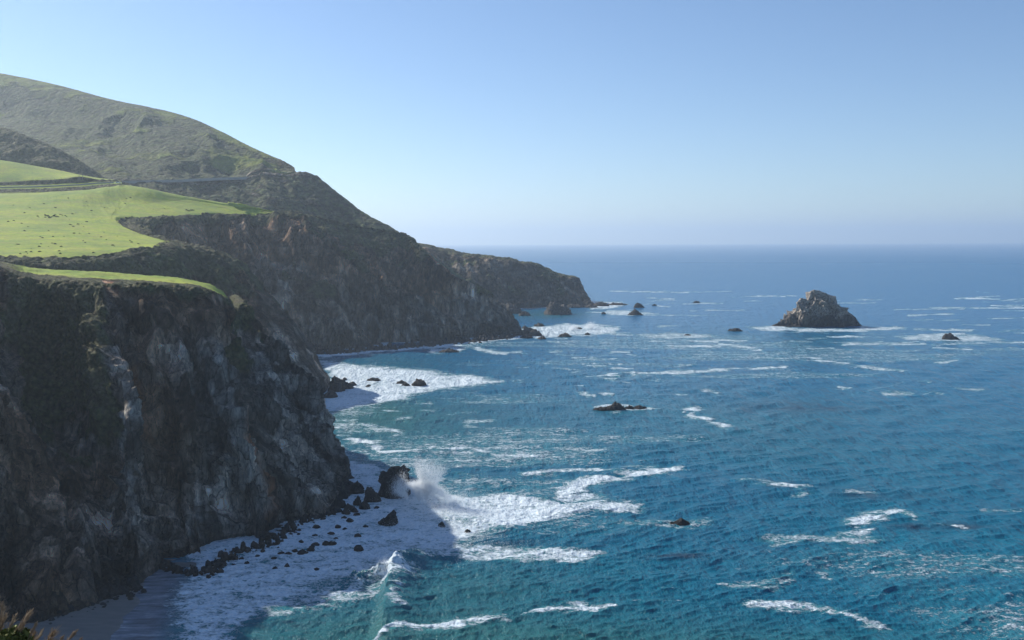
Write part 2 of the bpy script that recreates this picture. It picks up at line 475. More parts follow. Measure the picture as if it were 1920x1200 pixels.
A.append([('w', -46, 330, DEEP), ('w', -53, 330, 0), ('w', -62, 335, 12), ('w', -69, 342, 25), ('w', -80, 352, 38), ('w', -92, 360, 50),
          ('w', -100, 372, 58), ('w', -108, 388, 59), ('w', -118, 410, 50), ('w', -125, 440, 24)])
A.append([('w', -55, 355, DEEP), ('w', -62, 353, 0), ('w', -72, 362, 10), ('w', -80, 372, 20), ('w', -90, 384, 30), ('w', -100, 394, 40),
          ('w', -108, 402, 46), ('w', -116, 412, 46), ('w', -124, 424, 38), ('w', -130, 445, 20)])
A.append([('w', -80, 420, DEEP), ('w', -90, 425, 0), ('w', -100, 430, 5), ('w', -106, 433, 10), ('w', -112, 436, 14), ('w', -118, 440, 16),
          ('w', -124, 442, 17), ('w', -128, 445, 17), ('w', -132, 448, 16), ('w', -136, 452, 12)])

def dispA(a):
    a['V'] = np.interp(a['V'], [0, 1, 6, 9], [0, 1, 5, 8])
    p, n, V = a['P'], a['N'], a['V']
    cliff = sstep(.8, 1.4, V) * (1 - sstep(5.6, 6.3, V))
    rimk = 1 - sstep(4.2, 5.1, V) * .93
    uv = np.stack([a['UM'] + a['VM'] * .22, a['VM'] * .32, a['U'] * 0], 1)
    U_ = a['U']
    warp = fbm(p, 26, 3, 3)
    uv[:, 0] += warp * 9
    d = fbm(uv, 26, 5, 21, .52, ridged=True) * 11
    d += fbm(uv * [1, 1.3, 1], 6.0, 4, 61, .55, ridged=True) * 1.9
    f1, f2, off, rid = facet(p + np.stack([warp * 3] * 3, 1), 9.0, 5)
    d += off * 2.3
    f1, f2, off, rid = facet(p * [1, 1, .7], 3.0, 9)
    d += off * 0.95
    d += fbm(p, 3.0, 5, 77, .6, ridged=True) * .75
    d *= cliff * rimk
    d += fbm(p, 20, 3, 13) * 1.1 * (1 - cliff) * (V > 5)
    d += 7.5 * np.exp(-((U_ - 5.35) / .42) ** 2) * sstep(2.4, 3.3, V) * (1 - sstep(3.7, 4.6, V))
    # overhung dark caves along the foot
    cave = np.clip(fbm(np.stack([a['UM'], a['VM'] * .3, a['U'] * 0], 1), 16, 2, 91) * 2.4 - .55, 0, 1) * sstep(.9, 1.15, V) * (1 - sstep(1.7, 2.3, V))
    d -= cave * 5.5
    q = p + n * d[:, None]
    sc = scrubA(a)
    a['sc'] = sc
    bz = (bushes(q, 2.4, 31, .95) + bushes(q, 7.5, 35, 1.9)) * sc * (1 - .75 * sstep(4.7, 5.2, V))
    q = q + n * (bz * .5)[:, None]; q[:, 2] += bz * .7
    q[:, 2] = np.where(V < .95, np.minimum(q[:, 2], -.5), q[:, 2])
    return q
def scrubA(a):
    p, V, U = a['P'], a['V'], a['U']
    nz = fbm(p, 14, 5, 301) * 1.1 + fbm(p, 4, 3, 305) * .4
    top = sstep(4.55, 5.3, V + nz * .9)                    # bushy lip
    gul = np.exp(-((U - (4.5 - (4 - V) * .15)) / .95) ** 2) * sstep(2.5, 3.6, V + nz * 1.1)
    gul2 = np.exp(-((U - 3.2) / 1.3) ** 2) * sstep(3.3, 4.1, V + nz * .5) * .95
    rid = np.exp(-((U - 5.35) / .50) ** 2) * sstep(2.5, 3.0, V + nz * .3) * 1.2
    tip = sstep(10.8, 11.8, U) * sstep(4.1, 4.6, V + nz * .6)
    s = np.clip(np.maximum(np.maximum(np.maximum(np.maximum(top, gul * 1.5), gul2), rid), tip) + nz * .25, 0, 1)
    return sstep(.42, .62, s)
def maskA(a):
    p, V, U, nz = a['P2'], a['V'], a['U'], a['NS'][:, 2]
    n1 = fbm(p, 18, 4, 401)
    grass = sstep(5.50, 5.72, V + n1 * .3) * sstep(1.8, 2.6, U + n1) * (1 - sstep(12.9, 13.5, U + n1 * .5)) * (1 - sstep(6.6, 7.2, V))
    sc = np.clip(a['sc'] * (1 - grass) + sstep(7.0, 7.4, V), 0, 1)
    brown = np.clip(.9 * np.exp(-((U - 3.0) / 1.5) ** 2) * (V < 4.5) + .55 * np.exp(-((U - 7.5) / 1.4) ** 2) + .75 * sstep(4.0, 4.9, V) + .10 + n1 * .5, 0, 1)
    scar = np.clip(np.exp(-((U - 6.55) / .26) ** 2) * sstep(3.7, 4.2, V + n1) * (1 - sstep(4.7, 4.95, V)) * .65
                   + np.exp(-((U - 6.6) / .45) ** 2) * (1 - sstep(2.6, 3.4, V)) * sstep(1.6, 2.2, V) * .55
                   + sstep(-.1, .35, n1 + .12) * .62 * sstep(7.8, 9.2, U) * (1 - sstep(3.6, 4.3, V)) * sstep(1.6, 2.2, V), 0, 1) * (1 - a['sc'])
    wet = 1 - sstep(1.0, 2.0, V + n1 * .9)
    wet = np.clip(np.maximum(wet, (p[:, 2] < 1.0) * 1.0), 0, 1)
    uv = np.stack([a['UM'] + a['VM'] * .12, a['VM'] * .12, a['U'] * 0], 1)
    seam = sstep(.50, .66, fbm(uv, 9, 4, 55)) * .75 + np.exp(-((U - 10.4 - (2.5 - V) * .10 + n1 * .2) / .13) ** 2) * (V > 1.4) * (V < 3.3) * .8
    lush = sstep(-.2, .5, n1) * .25
    return np.stack([sc, grass, brown, scar], 1), np.stack([wet, lush + 0 * V, seam, 0 * V], 1)
matA = land_material("near_cliff_land", 0.55, 2.0, .6, .95)
build_sheet("near_headland", A, matA, 2.1, dispA, maskA, kind="structure",
            label="dark near headland with grey rock face and green grass on top")

# ---- middle headlands, bay and meadow (one continuous sheet of coast)
B = []
def row(foot, rim, mids, inland):
    B.append(face(foot, rim, mids) + inland)
row(('w', -210, 440, 5), (-250, 500, 420), [(-250, 640, .3), (-250, 560, .6)], [(-300, 480, 455), (-300, 430, 570), (-300, 395, 690), (-300, 366, 830), ('w', -760, 1100, 130)])
row(('w', -175, 455, 5), (0, 506, 440), [(20, 600, .3), (10, 540, .65)], [(0, 486, 465), (0, 440, 560), (0, 400, 680), (0, 363, 835), ('w', -600, 1100, 130)])
row(('w', -160, 470, 3), (140, 508, 462), [(180, 600, .3), (160, 545, .65)], [(140, 488, 480), (100, 440, 575), (70, 400, 690), (60, 362, 840), ('w', -560, 1120, 130)])
row(('w', -145, 485, 3), (250, 500, 490), [(290, 600, .3), (270, 540, .65)], [(215, 478, 500), (170, 438, 585), (120, 400, 700), (105, 360, 845), ('w', -530, 1130, 120)])
row(('w', -125, 492, 0), (340, 488, 530), [(400, 640, .3), (370, 550, .65)], [(285, 462, 530), (215, 432, 610), (165, 395, 710), (145, 358, 848), ('w', -500, 1130, 110)])
row((560, 775), (395, 482, 560), [(520, 680, .35), (460, 570, .7)], [(300, 459, 560), (225, 427, 640), (190, 392, 735), (170, 356, 852), ('w', -480, 1130, 100)])
row((618, 724), (430, 488, 580), [(582, 655, .40), (522, 573, .72)], [(325, 457, 588), (235, 430, 655), (203, 391, 745), (190, 353, 855), ('w', -460, 1130, 95)])
row(('w', -128, 600, 0), (405, 480, 612), [(420, 620, .3), (410, 550, .7)], [(275, 446, 630), (215, 424, 680), (212, 390, 760), (205, 351, 858), ('w', -440, 1130, 90)])
row(('w', -165, 640, 0), (330, 462, 645), [(360, 600, .3), (345, 530, .65)], [(235, 432, 668), (208, 417, 704), (222, 390, 768), (215, 350, 860), ('w', -430, 1130, 88)])
row(('w', -185, 690, 0), (278, 430, 692), [(350, 590, .3), (310, 510, .6)], [(230, 417, 712), (222, 407, 735), (240, 388, 780), (225, 347, 862), ('w', -410, 1130, 86)])
row(('w', -178, 725, 0), (330, 418, 722), [(400, 590, .3), (370, 500, .6)], [(310, 407, 738), (296, 398, 757), (284, 382, 790), (262, 352, 856), ('w', -380, 1120, 84)])
row((540, 668), (400, 416, 790), [(500, 585, .22), (455, 500, .5)], [(400, 409, 805), (385, 398, 822), (360, 384, 840), (330, 366, 862), ('w', -340, 1120, 78)])
row((600, 657), (470, 414, 812), [(568, 580, .22), (520, 490, .48)], [(470, 405, 828), (460, 399, 842), (440, 393, 856), (425, 384, 872), ('w', -300, 1120, 70)])
row((690, 651), (560, 428, 828), [(655, 580, .22), (608, 505, .46)], [(550, 412, 850), (530, 405, 866), (515, 401, 880), (500, 398, 890), ('w', -240, 1110, 60)])
row((780, 645), (640, 448, 845), [(742, 585, .20), (695, 515, .46)], [(625, 429, 868), (612, 419, 885), (606, 415, 895), (600, 412, 905), ('w', -190, 1100, 45)])
row((860, 638), (708, 462, 860), [(828, 590, .20), (768, 525, .46)], [(695, 445, 885), (685, 434, 900), (682, 431, 910), (680, 430, 920), ('w', -150, 1090, 40)])
row((925, 630), (765, 474, 880), [(895, 590, .22), (835, 535, .5)], [(750, 455, 900), (742, 444, 914), (740, 441, 922), (738, 440, 930), ('w', -120, 1080, 35)])
row((976, 622), (826, 485, 905), [(945, 586, .38), (890, 533, .68)], [(795, 464, 920), (780, 456, 930), (772, 452, 940), (768, 451, 950), ('w', -100, 1080, 30)])
B.append([('w', 4, 925, DEEP), ('w', -2, 920, 0), ('w', -18, 935, 15), ('w', -42, 955, 36), ('w', -66, 965, 56), ('w', -82, 970, 65), ('w', -90, 975, 68), ('w', -96, 980, 68), ('w', -100, 985, 66), ('w', -110, 1080, 25)])
B.append([('w', -40, 1010, DEEP), ('w', -50, 1005, 0), ('w', -60, 1010, 10), ('w', -75, 1015, 22), ('w', -90, 1020, 36), ('w', -98, 1022, 42), ('w', -104, 1024, 44), ('w', -108, 1026, 44), ('w', -112, 1030, 42), ('w', -120, 1090, 15)])
NB = len(B)

def scrubB(a):
    p, V, U = a['P'], a['V'], a['U']
    nz = fbm(p, 30, 5, 501)
    nn = fbm(p, 9, 4, 503)
    ribs = a['ribs']
    s = sstep(3.3, 4.4, V + nz * 1.5 + ribs * .9)
    lower = sstep(.15, .55, ribs * .8 + nz * .8 + .25 * nn) * sstep(1.7, 2.4, V) * sstep(8, 12, U)
    s = np.maximum(s, lower * .9)
    s *= 1 - .85 * np.exp(-((V - 3.55) / .40) ** 2) * sstep(7.5, 8.5, U) * (1 - sstep(12.0, 13.0, U))      # bare brown bay wall
    return sstep(.35, .6, s + nn * .22)
def dispB(a):
    p, n, V, U = a['P'], a['N'], a['V'], a['U']
    cliff = sstep(.8, 1.3, V) * (1 - np.where(U > 12, sstep(4.2, 5.3, V) * .75, sstep(3.5, 4.7, V) * .96))
    far = 1 + sstep(9, 12, U) * .9
    uv = np.stack([a['UM'] + a['VM'] * .30, a['VM'] * .33, U * 0], 1)
    warp = fbm(p, 60, 3, 3)
    uv[:, 0] += warp * 26
    ribs = fbm(uv, 52, 4, 23, .5, ridged=True)
    ribs2 = fbm(uv * [1, 1.2, 1], 20, 4, 29, .5, ridged=True)
    a['ribs'] = ribs
    d = ribs * 15 * far + ribs2 * 4.5 * far
    d += facet(p + np.stack([warp * 4] * 3, 1), 13.0, 5)[2] * 2.6
    d += facet(p, 5.0, 8)[2] * 1.4
    d += fbm(p, 6.0, 4, 79, .6, ridged=True) * 1.2
    sil = 1 - .65 * np.exp(-((U - 6) / .7) ** 2) - .55 * np.exp(-((U - 17) / .7) ** 2)
    d *= cliff * np.clip(sil, .2, 1) * (1 - .25 * sstep(3.2, 4.2, V))
    mm = (V > 4.95) & (V < 8.02) & (U < 13.2)
    def basis(q_):
        x_, y_ = (q_[:, 0] + 300) / 200, (q_[:, 1] - 680) / 200
        return np.stack([x_ * 0 + 1, x_, y_, x_ * y_, x_ ** 2, y_ ** 2, y_ ** 3, x_ ** 2 * y_, x_ * y_ ** 2], 1)
    co = np.linalg.lstsq(basis(p[mm]), p[mm][:, 2], rcond=None)[0]
    wz = sstep(4.75, 5.35, V) * (1 - sstep(7.1, 8.0, V)) * (1 - sstep(12.2, 13.2, U))
    p = p.copy(); p[:, 2] = p[:, 2] * (1 - wz) + (basis(p) @ co) * wz
    top = sstep(4.2, 4.8, V)
    d += (fbm(p, 45, 4, 113) * 1.6) * top * (1 - sstep(4.6, 5.2, V) * (U < 12.5) * .75)
    q = p + n * d[:, None]
    sc = scrubB(a); grass = grassB(a)
    sc = sc * (1 - grass); a['sc'] = sc; a['grass'] = grass
    bz = (bushes(q, 5.0, 31, 1.7) + bushes(q, 13, 37, 1.8) * (.4 + .6 * (V < 4.6))) * sc
    q[:, 2] += bz
    q[:, 2] += grass * fbm(p, 3.5, 3, 8) * .25
    q[:, 2] = np.where(V < .95, np.minimum(q[:, 2], -.5), q[:, 2])
    return q
def grassB(a):
    p, V, U = a['P'], a['V'], a['U']
    nn = fbm(p, 16, 4, 601) * .22 + fbm(p, 5, 3, 607) * .10
    gmin = 5.0 + np.interp(U, [0, 8, 10, 11.5, 12.6, 13.4], [0, 0, .05, .2, .8, 3.2])
    return sstep(-.05, .05, V + nn * np.where(U > 11, .8, 1) - gmin) * (1 - sstep(7.97, 8.03, V + nn * .2 * (U > 9)))
def maskB(a):
    p, V, U, nz = a['P2'], a['V'], a['U'], a['NS'][:, 2]
    n1 = fbm(p, 35, 4, 401)
    brown = np.clip(np.exp(-((V - 3.5) / .55) ** 2) * .85 + n1 * .8 + .30 + .5 * sstep(3.0, 3.8, V), 0, 1)
    scar = sstep(.30, .55, n1) * .55 * (V < 3) + sstep(.55, .75, fbm(p, 9, 4, 411)) * .6 * (V < 3.4)
    wet = np.clip(1 - sstep(1.0, 1.6, V + n1 * .4), 0, 1)
    seam = sstep(.45, .6, fbm(np.stack([a['UM'], a['VM'] * .2, U * 0], 1), 14, 4, 431)) * sstep(3.0, 3.4, V) * (1 - sstep(4.0, 4.3, V)) * .8
    lush = sstep(-.1, .6, n1) * .6
    sc = np.clip(a['sc'] + sstep(8.0, 8.05, V) * (1 - a['grass']), 0, 1)
    return np.stack([sc, a['grass'], brown, scar * (1 - a['sc'])], 1), np.stack([wet, lush, seam, 0 * V], 1)
matB = land_material("middle_coast_land", 1.3, 1.75, .55, 1.2)
build_sheet("coast_headlands", B, matB, 1.7, dispB, maskB, kind="structure",
            label="chain of steep scrubby headlands with green meadow above the bay")

# ---- road banks and upper field on the left
Up = []
for (x, a0, b0, c0, d0, e0, f0) in [(-420, 372, 366, 361, 355, 347, 250), (-200, 368, 361, 356, 351, 343, 275), (0, 364, 356, 352, 347, 341, 300),
                                    (60, 364, 355, 351, 346, 338, 310), (110, 362, 353, 349, 344, 336, 319), (150, 360, 351, 347, 342, 331, 328),
                                    (185, 356, 348, 344, 341, 337, 334), (212, 352, 346, 343, 341, 338, 337), (228, 350, 346, 343, 341, 340, 339)]:
    Up.append([(x, a0 + 12, 826), (x, a0, 838), (x, b0, 846), (x, c0, 850), (x, c0 - 1.2, 857), (x, d0, 864), (x, e0, 868), (x, (e0 + f0) / 2, 890), (x, f0, 930), (x, f0 + 6, 990)])
def dispU(a):
    p, V = a['P'], a['V']
    bank = np.exp(-((V - 1.6) / .55) ** 2) + np.exp(-((V - 5.3) / .6) ** 2)
    a['sc'] = np.clip(bank * 1.6 - .25, 0, 1)
    q = p.copy(); q[:, 2] += bushes(p, 4.0, 71, 1.6) * a['sc'] * (1 - np.exp(-((V - 3.5) / .6) ** 2))
    return q
def maskU(a):
    p, V, U = a['P2'], a['V'], a['U']
    n = fbm(p, 12, 4, 71) * .3
    sc = sstep(.3, .6, a['sc'] + n * .5)
    grass = (1 - sc)
    brown = np.ones(len(V)) * .6
    return np.stack([sc, grass, brown, 0 * V], 1), np.stack([0 * V, 0 * V, 0 * V, 0 * V], 1)
build_sheet("upper_field", Up, land_material("upper_field_land", 1.5), 2.2, dispU, maskU, kind="structure", label="green upper field above the scrubby road banks")

# road strip
def strip(name, pts, width, mat, lift=.12, **props):
    v = []; f = []
    pts = [np.array(q) for q in pts]
    for k, q in enumerate(pts):
        d = pts[min(k + 1, len(pts) - 1)] - pts[max(k - 1, 0)]
        s = np.array([-d[1], d[0], 0]); s /= np.linalg.norm(s)
        v += [q + s * width / 2 + [0, 0, lift], q - s * width / 2 + [0, 0, lift], q - s * width / 2 - [0, 0, 1.5], q + s * width / 2 - [0, 0, 1.5]]
    for k in range(len(pts) - 1):
        a = 4 * k
        for i in range(4): f.append((a + i, a + 4 + i, a + 4 + (i + 1) % 4, a + (i + 1) % 4))
    f += [(0, 1, 2, 3), tuple(4 * (len(pts) - 1) + i for i in (3, 2, 1, 0))]
    return mesh_obj(name, v, f, mat, **props)
asphalt = simple("asphalt", (.30, .29, .28), .9, var=.1)
pp = []
for x in np.linspace(-400, 214, 40):
    y = np.interp(x, [-420, -200, 0, 60, 110, 150, 185, 212], [361, 356, 352, 351, 349, 347, 344, 343]) - .6
    pp.append(P(x, y, 853.5))
strip("road", pp, 7.0, asphalt, .35, kind="structure", label="pale coast road between two scrubby banks")

# ---- dark spur left
Gs = []
for (x, yc, yb, D) in [(-420, 190, 300, 960), (-200, 205, 305, 950), (0, 240, 312, 940), (40, 254, 318, 935), (80, 268, 325, 930), (120, 287, 330, 925), (155, 308, 335, 922), (180, 326, 340, 920), (200, 339, 346, 918), (215, 347, 352, 916)]:
    Gs.append([(x, yb + 30, D - 20), (x, yb, D - 5), (x, yc * .4 + yb * .6, D + 12), (x, yc * .75 + yb * .25, D + 35), (x, yc, D + 60), (x - 40, yc + 3, D + 110), (x - 60, yc + 60, D + 150)])
def dispG(a):
    p, n, V = a['P'], a['N'], a['V']
    k = sstep(0, 1, V)
    q = p + n * (fbm(p, 40, 5, 17, .5, ridged=True) * 5 * k * (1 - np.exp(-((V - 4) / .5) ** 2) * .7))[:, None]
    q[:, 2] += bushes(p, 5.0, 41, 2.2)
    return q
def maskG(a):
    p = a['P2']; n = fbm(p, 25, 4, 9); o = np.ones(len(n))
    return np.stack([o * sstep(-.75, -.3, n), 0 * o, o * .8, 0 * o], 1), np.stack([0 * o, 0 * o, 0 * o, 0 * o], 1)
build_sheet("spur", Gs, land_material("spur_land", 1.7), 2.4, dispG, maskG, kind="structure", label="dark shaded scrubby spur at the left, behind the upper field")

# ---- the big hill with the road bench and its nose
Fh = [
 [('w', -1500, 2300, 250), (-420, 110, 1850), (-420, 170, 1600), (-420, 240, 1350), (-380, 310, 1100), (-350, 345, 960), (-350, 347, 955), (-350, 372, 900), (-350, 420, 870), ('w', -500, 840, 40)],
 [('w', -1100, 2200, 250), (-150, 122, 1780), (-150, 180, 1550), (-140, 250, 1300), (-100, 310, 1100), (-60, 344, 1000), (-60, 346, 995), (-50, 372, 930), (-40, 420, 900), ('w', -440, 850, 40)],
 [('w', -800, 2100, 250), (0, 140, 1700), (0, 190, 1500), (20, 255, 1280), (60, 310, 1100), (110, 342, 1010), (110, 344, 1005), (120, 372, 940), (130, 420, 910), ('w', -400, 860, 40)],
 [('w', -700, 2050, 250), (100, 158, 1650), (95, 205, 1470), (110, 262, 1260), (150, 312, 1100), (200, 341, 1020), (200, 343, 1015), (215, 372, 955), (235, 420, 915), ('w', -350, 870, 35)],
 [('w', -560, 2000, 240), (220, 189, 1560), (220, 232, 1400), (215, 280, 1240), (240, 315, 1110), (262, 339, 1040), (262, 341, 1034), (290, 372, 970), (320, 425, 925), ('w', -300, 880, 30)],
 [(230, 211, 1670), (300, 206, 1500), (305, 245, 1380), (300, 288, 1230), (315, 318, 1130), (335, 337, 1075), (335, 339, 1068), (360, 375, 1000), (390, 440, 940), ('w', -250, 890, 20)],
 [(290, 228, 1610), (360, 223, 1440), (368, 262, 1330), (370, 298, 1220), (385, 320, 1160), (400, 334, 1110), (400, 336, 1102), (430, 378, 1030), (470, 455, 960), ('w', -210, 900, 10)],
 [(345, 253, 1540), (415, 248, 1370), (425, 280, 1290), (430, 305, 1220), (445, 321, 1180), (460, 332, 1135), (460, 334, 1126), (495, 382, 1055), (550, 470, 985), ('w', -150, 910, 0)],
 [(392, 277, 1490), (462, 272, 1320), (470, 294, 1270), (482, 312, 1220), (500, 323, 1185), (512, 330, 1150), (512, 332, 1142), (550, 388, 1075), (630, 490, 1005), ('w', -100, 930, -5)],
 [(435, 296, 1440), (505, 291, 1270), (512, 303, 1245), (522, 314, 1220), (536, 323, 1190), (548, 329, 1160), (549, 331, 1152), (592, 396, 1090), (690, 510, 1020), ('w', -50, 950, -5)],
 [(467, 311, 1410), (533, 304, 1240), (541, 312, 1228), (548, 321, 1212), (558, 326, 1192), (572, 328, 1170), (574, 330, 1162), (630, 408, 1100), (740, 520, 1030), ('w', -20, 980, -5)],
 [(482, 323, 1395), (545, 315, 1225), (551, 322, 1215), (556, 327, 1205), (574, 328.5, 1196), (590, 331, 1186), (598, 337, 1178), (672, 395, 1140), (752, 440, 1110), ('w', 0, 1120, -5)],
]
Fh.append([(c[0] - 90, c[1] + 14, c[2] + 190) if c[0] != 'w' else c for c in Fh[-1]])
def dispF(a):
    p, n, V, U = a['P'], a['N'], a['V'], a['U']
    bench = np.exp(-((V - 5.5) / .35) ** 2)
    crest = 1 - sstep(.0, 1.0, np.abs(V - 1.0) - .1)
    nose = np.exp(-((U - 11) / .6) ** 2)
    k = (1 - .85 * sstep(8.6, 9.7, U) * (V < 5.6)) * np.clip(1 - bench * .9 - crest * .95 - nose * .75, .04, 1)
    uv = np.stack([a['UM'] + a['VM'] * .1, a['VM'] * .4, U * 0], 1); uv[:, 0] += fbm(p, 150, 3, 3) * 60
    d = fbm(uv, 230, 4, 23, .45, ridged=True) * 26 + fbm(uv, 70, 4, 43, .5, ridged=True) * 7
    d *= np.where(V < 5.5, 1, .6)
    d += fbm(p, 25, 4, 44) * 2.0 + facet(p, 15, 4)[2] * 1.5 * (V > 5.6)
    q = p + n * (d * k)[:, None]
    q[:, 2] += bushes(q, 7.0, 51, 1.5) * (1 - bench) * (.5 + .7 * (V > 5.5))
    return q
def maskF(a):
    p, V, U = a['P2'], a['V'], a['U']
    n = fbm(p, 60, 5, 9); n2 = fbm(p, 18, 4, 10); o = np.ones(len(n))
    rocky = sstep(8.6, 9.8, U + n * .8) * (V < 5.3) * sstep(-.1, .35, n2 + .15) * .9
    rocky = np.maximum(rocky, sstep(.25, .5, n2 + n * .3) * (V > 5.6) * .55)
    grass = sstep(.12, .5, n + n2 * .35 + .30 * np.exp(-((V - 1.25) / .4) ** 2) + .12 * np.exp(-((V - 3.6) / .8) ** 2)) * .7 * (V < 5.3) * (1 - rocky)
    line = (np.exp(-((V - 4.90) / .10) ** 2) + .9 * np.exp(-((V - 6.08) / .07) ** 2)) * (U > 2) * 1.0
    sc = np.clip(1 - rocky - grass - line, 0, 1)
    return np.stack([sc, grass, o * .45 + line * .3, 0 * o + line * .8 * (n2 > -.3)], 1), np.stack([0 * o, .55 + sstep(-.2, .5, n) * .5, 0 * o, 0 * o], 1)
build_sheet("hill", Fh, land_material("hill_land", 2.3, .8, .22), 1.7, dispF, maskF, flip=True, kind="structure", label="long scrub covered hill descending to the sea, road cut across it")

_c = pchip(np.array([pt(st[6]) for st in Fh[3:12]]), np.linspace(0, 8, 70))
strip("road", [q for q in _c], 7.5, simple("pale_road_edge", (.40, .37, .33), .9, var=.15, vscale=.3), 1.3, kind="structure", label="thin pale line of the coast road cut across the hillside")

# ---- far headland
E = []
def rowE(foot, rim, mids, inl): E.append(face(foot, rim, mids) + inl)
rowE((700, 600), (740, 462, 1260), [(700, 560, .3), (720, 510, .6)], [(740, 455, 1290), ('w', -170, 1420, 40)])
rowE((800, 596), (805, 467, 1265), [(800, 560, .35), (803, 510, .6)], [(805, 462, 1300), ('w', -140, 1420, 40)])
rowE((870, 592), (865, 479, 1270), [(872, 560, .35), (868, 515, .65)], [(865, 473, 1300), ('w', -90, 1420, 40)])
rowE((935, 586), (925, 488, 1275), [(932, 560, .35), (928, 520, .65)], [(925, 482, 1300), ('w', -40, 1420, 30)])
rowE((965, 580), (955, 491, 1280), [(965, 555, .35), (960, 520, .65)], [(955, 485, 1305), ('w', -10, 1420, 30)])
rowE((1010, 577), (1000, 500, 1290), [(1008, 553, .35), (1004, 522, .65)], [(997, 492, 1315), ('w', 20, 1420, 25)])
rowE((1045, 575), (1035, 515, 1295), [(1043, 555, .35), (1040, 530, .65)], [(1028, 504, 1320), ('w', 45, 1420, 20)])
rowE((1080, 573), (1062, 520, 1300), [(1078, 556, .3), (1070, 535, .6)], [(1055, 516, 1325), ('w', 70, 1410, 15)])
rowE((1108, 571), (1086, 523, 1305), [(1104, 560, .5), (1096, 540, .8)], [(1078, 521, 1322), ('w', 85, 1400, 10)])
rowE(('w', 98, 1330, 0), ('w', 80, 1340, 22), [('w', 96, 1332, 6)][:0] + [(1096, 556, .9), (1088, 540, .95)], [('w', 75, 1350, 26), ('w', 80, 1400, 5)])
rowE(('w', 80, 1400, -2), ('w', 70, 1405, 5), [(1060, 540, 0), (1060, 530, .5)], [('w', 65, 1410, 6), ('w', 60, 1420, 2)])
def dispE(a):
    p, n, V, U = a['P'], a['N'], a['V'], a['U']
    cl = sstep(.8, 1.3, V) * (1 - .7 * sstep(3.6, 4.2, V))
    uv = np.stack([a['UM'] + a['VM'] * .1, a['VM'] * .4, U * 0], 1)
    d = fbm(uv, 45, 4, 23, .5, ridged=True) * 8 + fbm(uv, 14, 4, 29, .5, ridged=True) * 3.5 + facet(p, 8, 4)[2] * 2.5 + facet(p, 22, 6)[2] * 3.5
    q = p + n * (d * cl * np.clip(1 - .6 * np.exp(-((U - 8) / .5) ** 2), .3, 1))[:, None]
    q[:, 2] += bushes(q, 6, 77, 1.3) * (V > 3.8)
    q[:, 2] = np.where(V < .95, np.minimum(q[:, 2], -.5), q[:, 2])
    return q
def maskE(a):
    p, V, U = a['P2'], a['V'], a['U']
    n = fbm(p, 25, 5, 9); n2 = fbm(p, 60, 3, 12)
    sc = np.maximum(sstep(3.75, 4.05, V + n * .3), sstep(.05, .3, n + n2 * .6 + .02) * sstep(2.0, 2.6, V + n * .4) * (U < 6.5))
    wet = 1 - sstep(1.0, 1.5, V + n * .3)
    return np.stack([sc, 0 * V, .4 + n, 0 * V + .12 * sstep(.2, .5, n2)], 1), np.stack([wet, .9 * (V < 3.8), 0 * V, 0 * V], 1)
build_sheet("far_headland", E, land_material("far_headland_land", 1.9, 1.0, .4, 1.2), 1.5, dispE, maskE, kind="structure", label="low dark far headland ending in a notched point")

# ================================================================== SEA
FOAM_POLY = [   # polygon in photo pixels on the water plane, edge softness, strength, laciness
 ([(330,1215),(338,1120),(385,1072),(430,1052),(520,1010),(640,960),(655,890),(700,900),(780,905),(850,935),(960,935),(1010,955),(960,985),(900,1005),(840,1030),(770,1045),(690,1080),(560,1112),(470,1165),(420,1215)], 18, .93),
 ([(830,925),(900,925),(1000,933),(1100,945),(1190,948),(1195,958),(1100,962),(1010,975),(940,990),(880,975),(830,955)], 8, 1.05),
 ([(755,1034),(850,1024),(960,1022),(1060,1026),(1135,1036),(1100,1052),(1000,1056),(900,1050),(800,1050)], 7, .80),
 ([(600,675),(640,680),(720,688),(820,698),(905,708),(945,716),(880,724),(800,735),(740,750),(650,768),(575,778),(570,745),(640,722),(612,700)], 7, .98),
 ([(622,862),(680,870),(745,888),(760,905),(700,912),(650,925),(630,890)], 7, .95),
 ([(560,775),(640,768),(720,755),(700,775),(640,782),(580,790)], 7, .42),
 ([(585,795),(640,790),(720,800),(760,812),(700,812),(640,806)], 5, .55),
 ([(560,1112),(700,1080),(790,1075),(760,1100),(660,1125),(560,1150),(470,1170)], 10, .58),
 ([(640,850),(760,862),(850,880),(800,895),(700,880)], 8, .36),
 ([(975,618),(1010,612),(1060,608),(1110,608),(1165,614),(1150,624),(1070,630),(1000,634),(975,632)], 4, .88),
 ([(1190,628),(1250,625),(1330,627),(1345,631),(1290,635),(1220,634)], 3.5, .70),
 ([(1090,572),(1120,566),(1165,567),(1180,571),(1150,578),(1110,580)], 2.5, .9),
 ([(1100,586),(1160,583),(1215,585),(1235,589),(1160,592)], 2, .8),
 ([(1400,612),(1460,610),(1500,617),(1600,616),(1680,612),(1700,616),(1600,622),(1500,622),(1430,618)], 3, .85),
 ([(1680,630),(1760,626),(1820,628),(1885,636),(1850,641),(1760,639),(1700,638)], 3.5, .72),
 ([(1108,762),(1160,758),(1222,760),(1230,766),(1160,774),(1115,770)], 3, .8),
 ([(1150,980),(1210,974),(1330,972),(1345,982),(1300,992),(1200,992)], 6, .5),
 ([(1410,1016),(1440,1005),(1520,1000),(1600,998),(1645,1010),(1640,1018),(1540,1016),(1450,1024)], 5, .60),
 ([(1380,1090),(1440,1078),(1490,1070),(1480,1090),(1420,1104),(1370,1100)], 6, .46),
 ([(1570,1000),(1640,990),(1632,998),(1600,1004)], 4, .50),
 ([(1530,1060),(1580,1062),(1560,1085),(1535,1075)], 6, .36),
 ([(1640,730),(1600,740),(1690,720)], 4, .4),
]
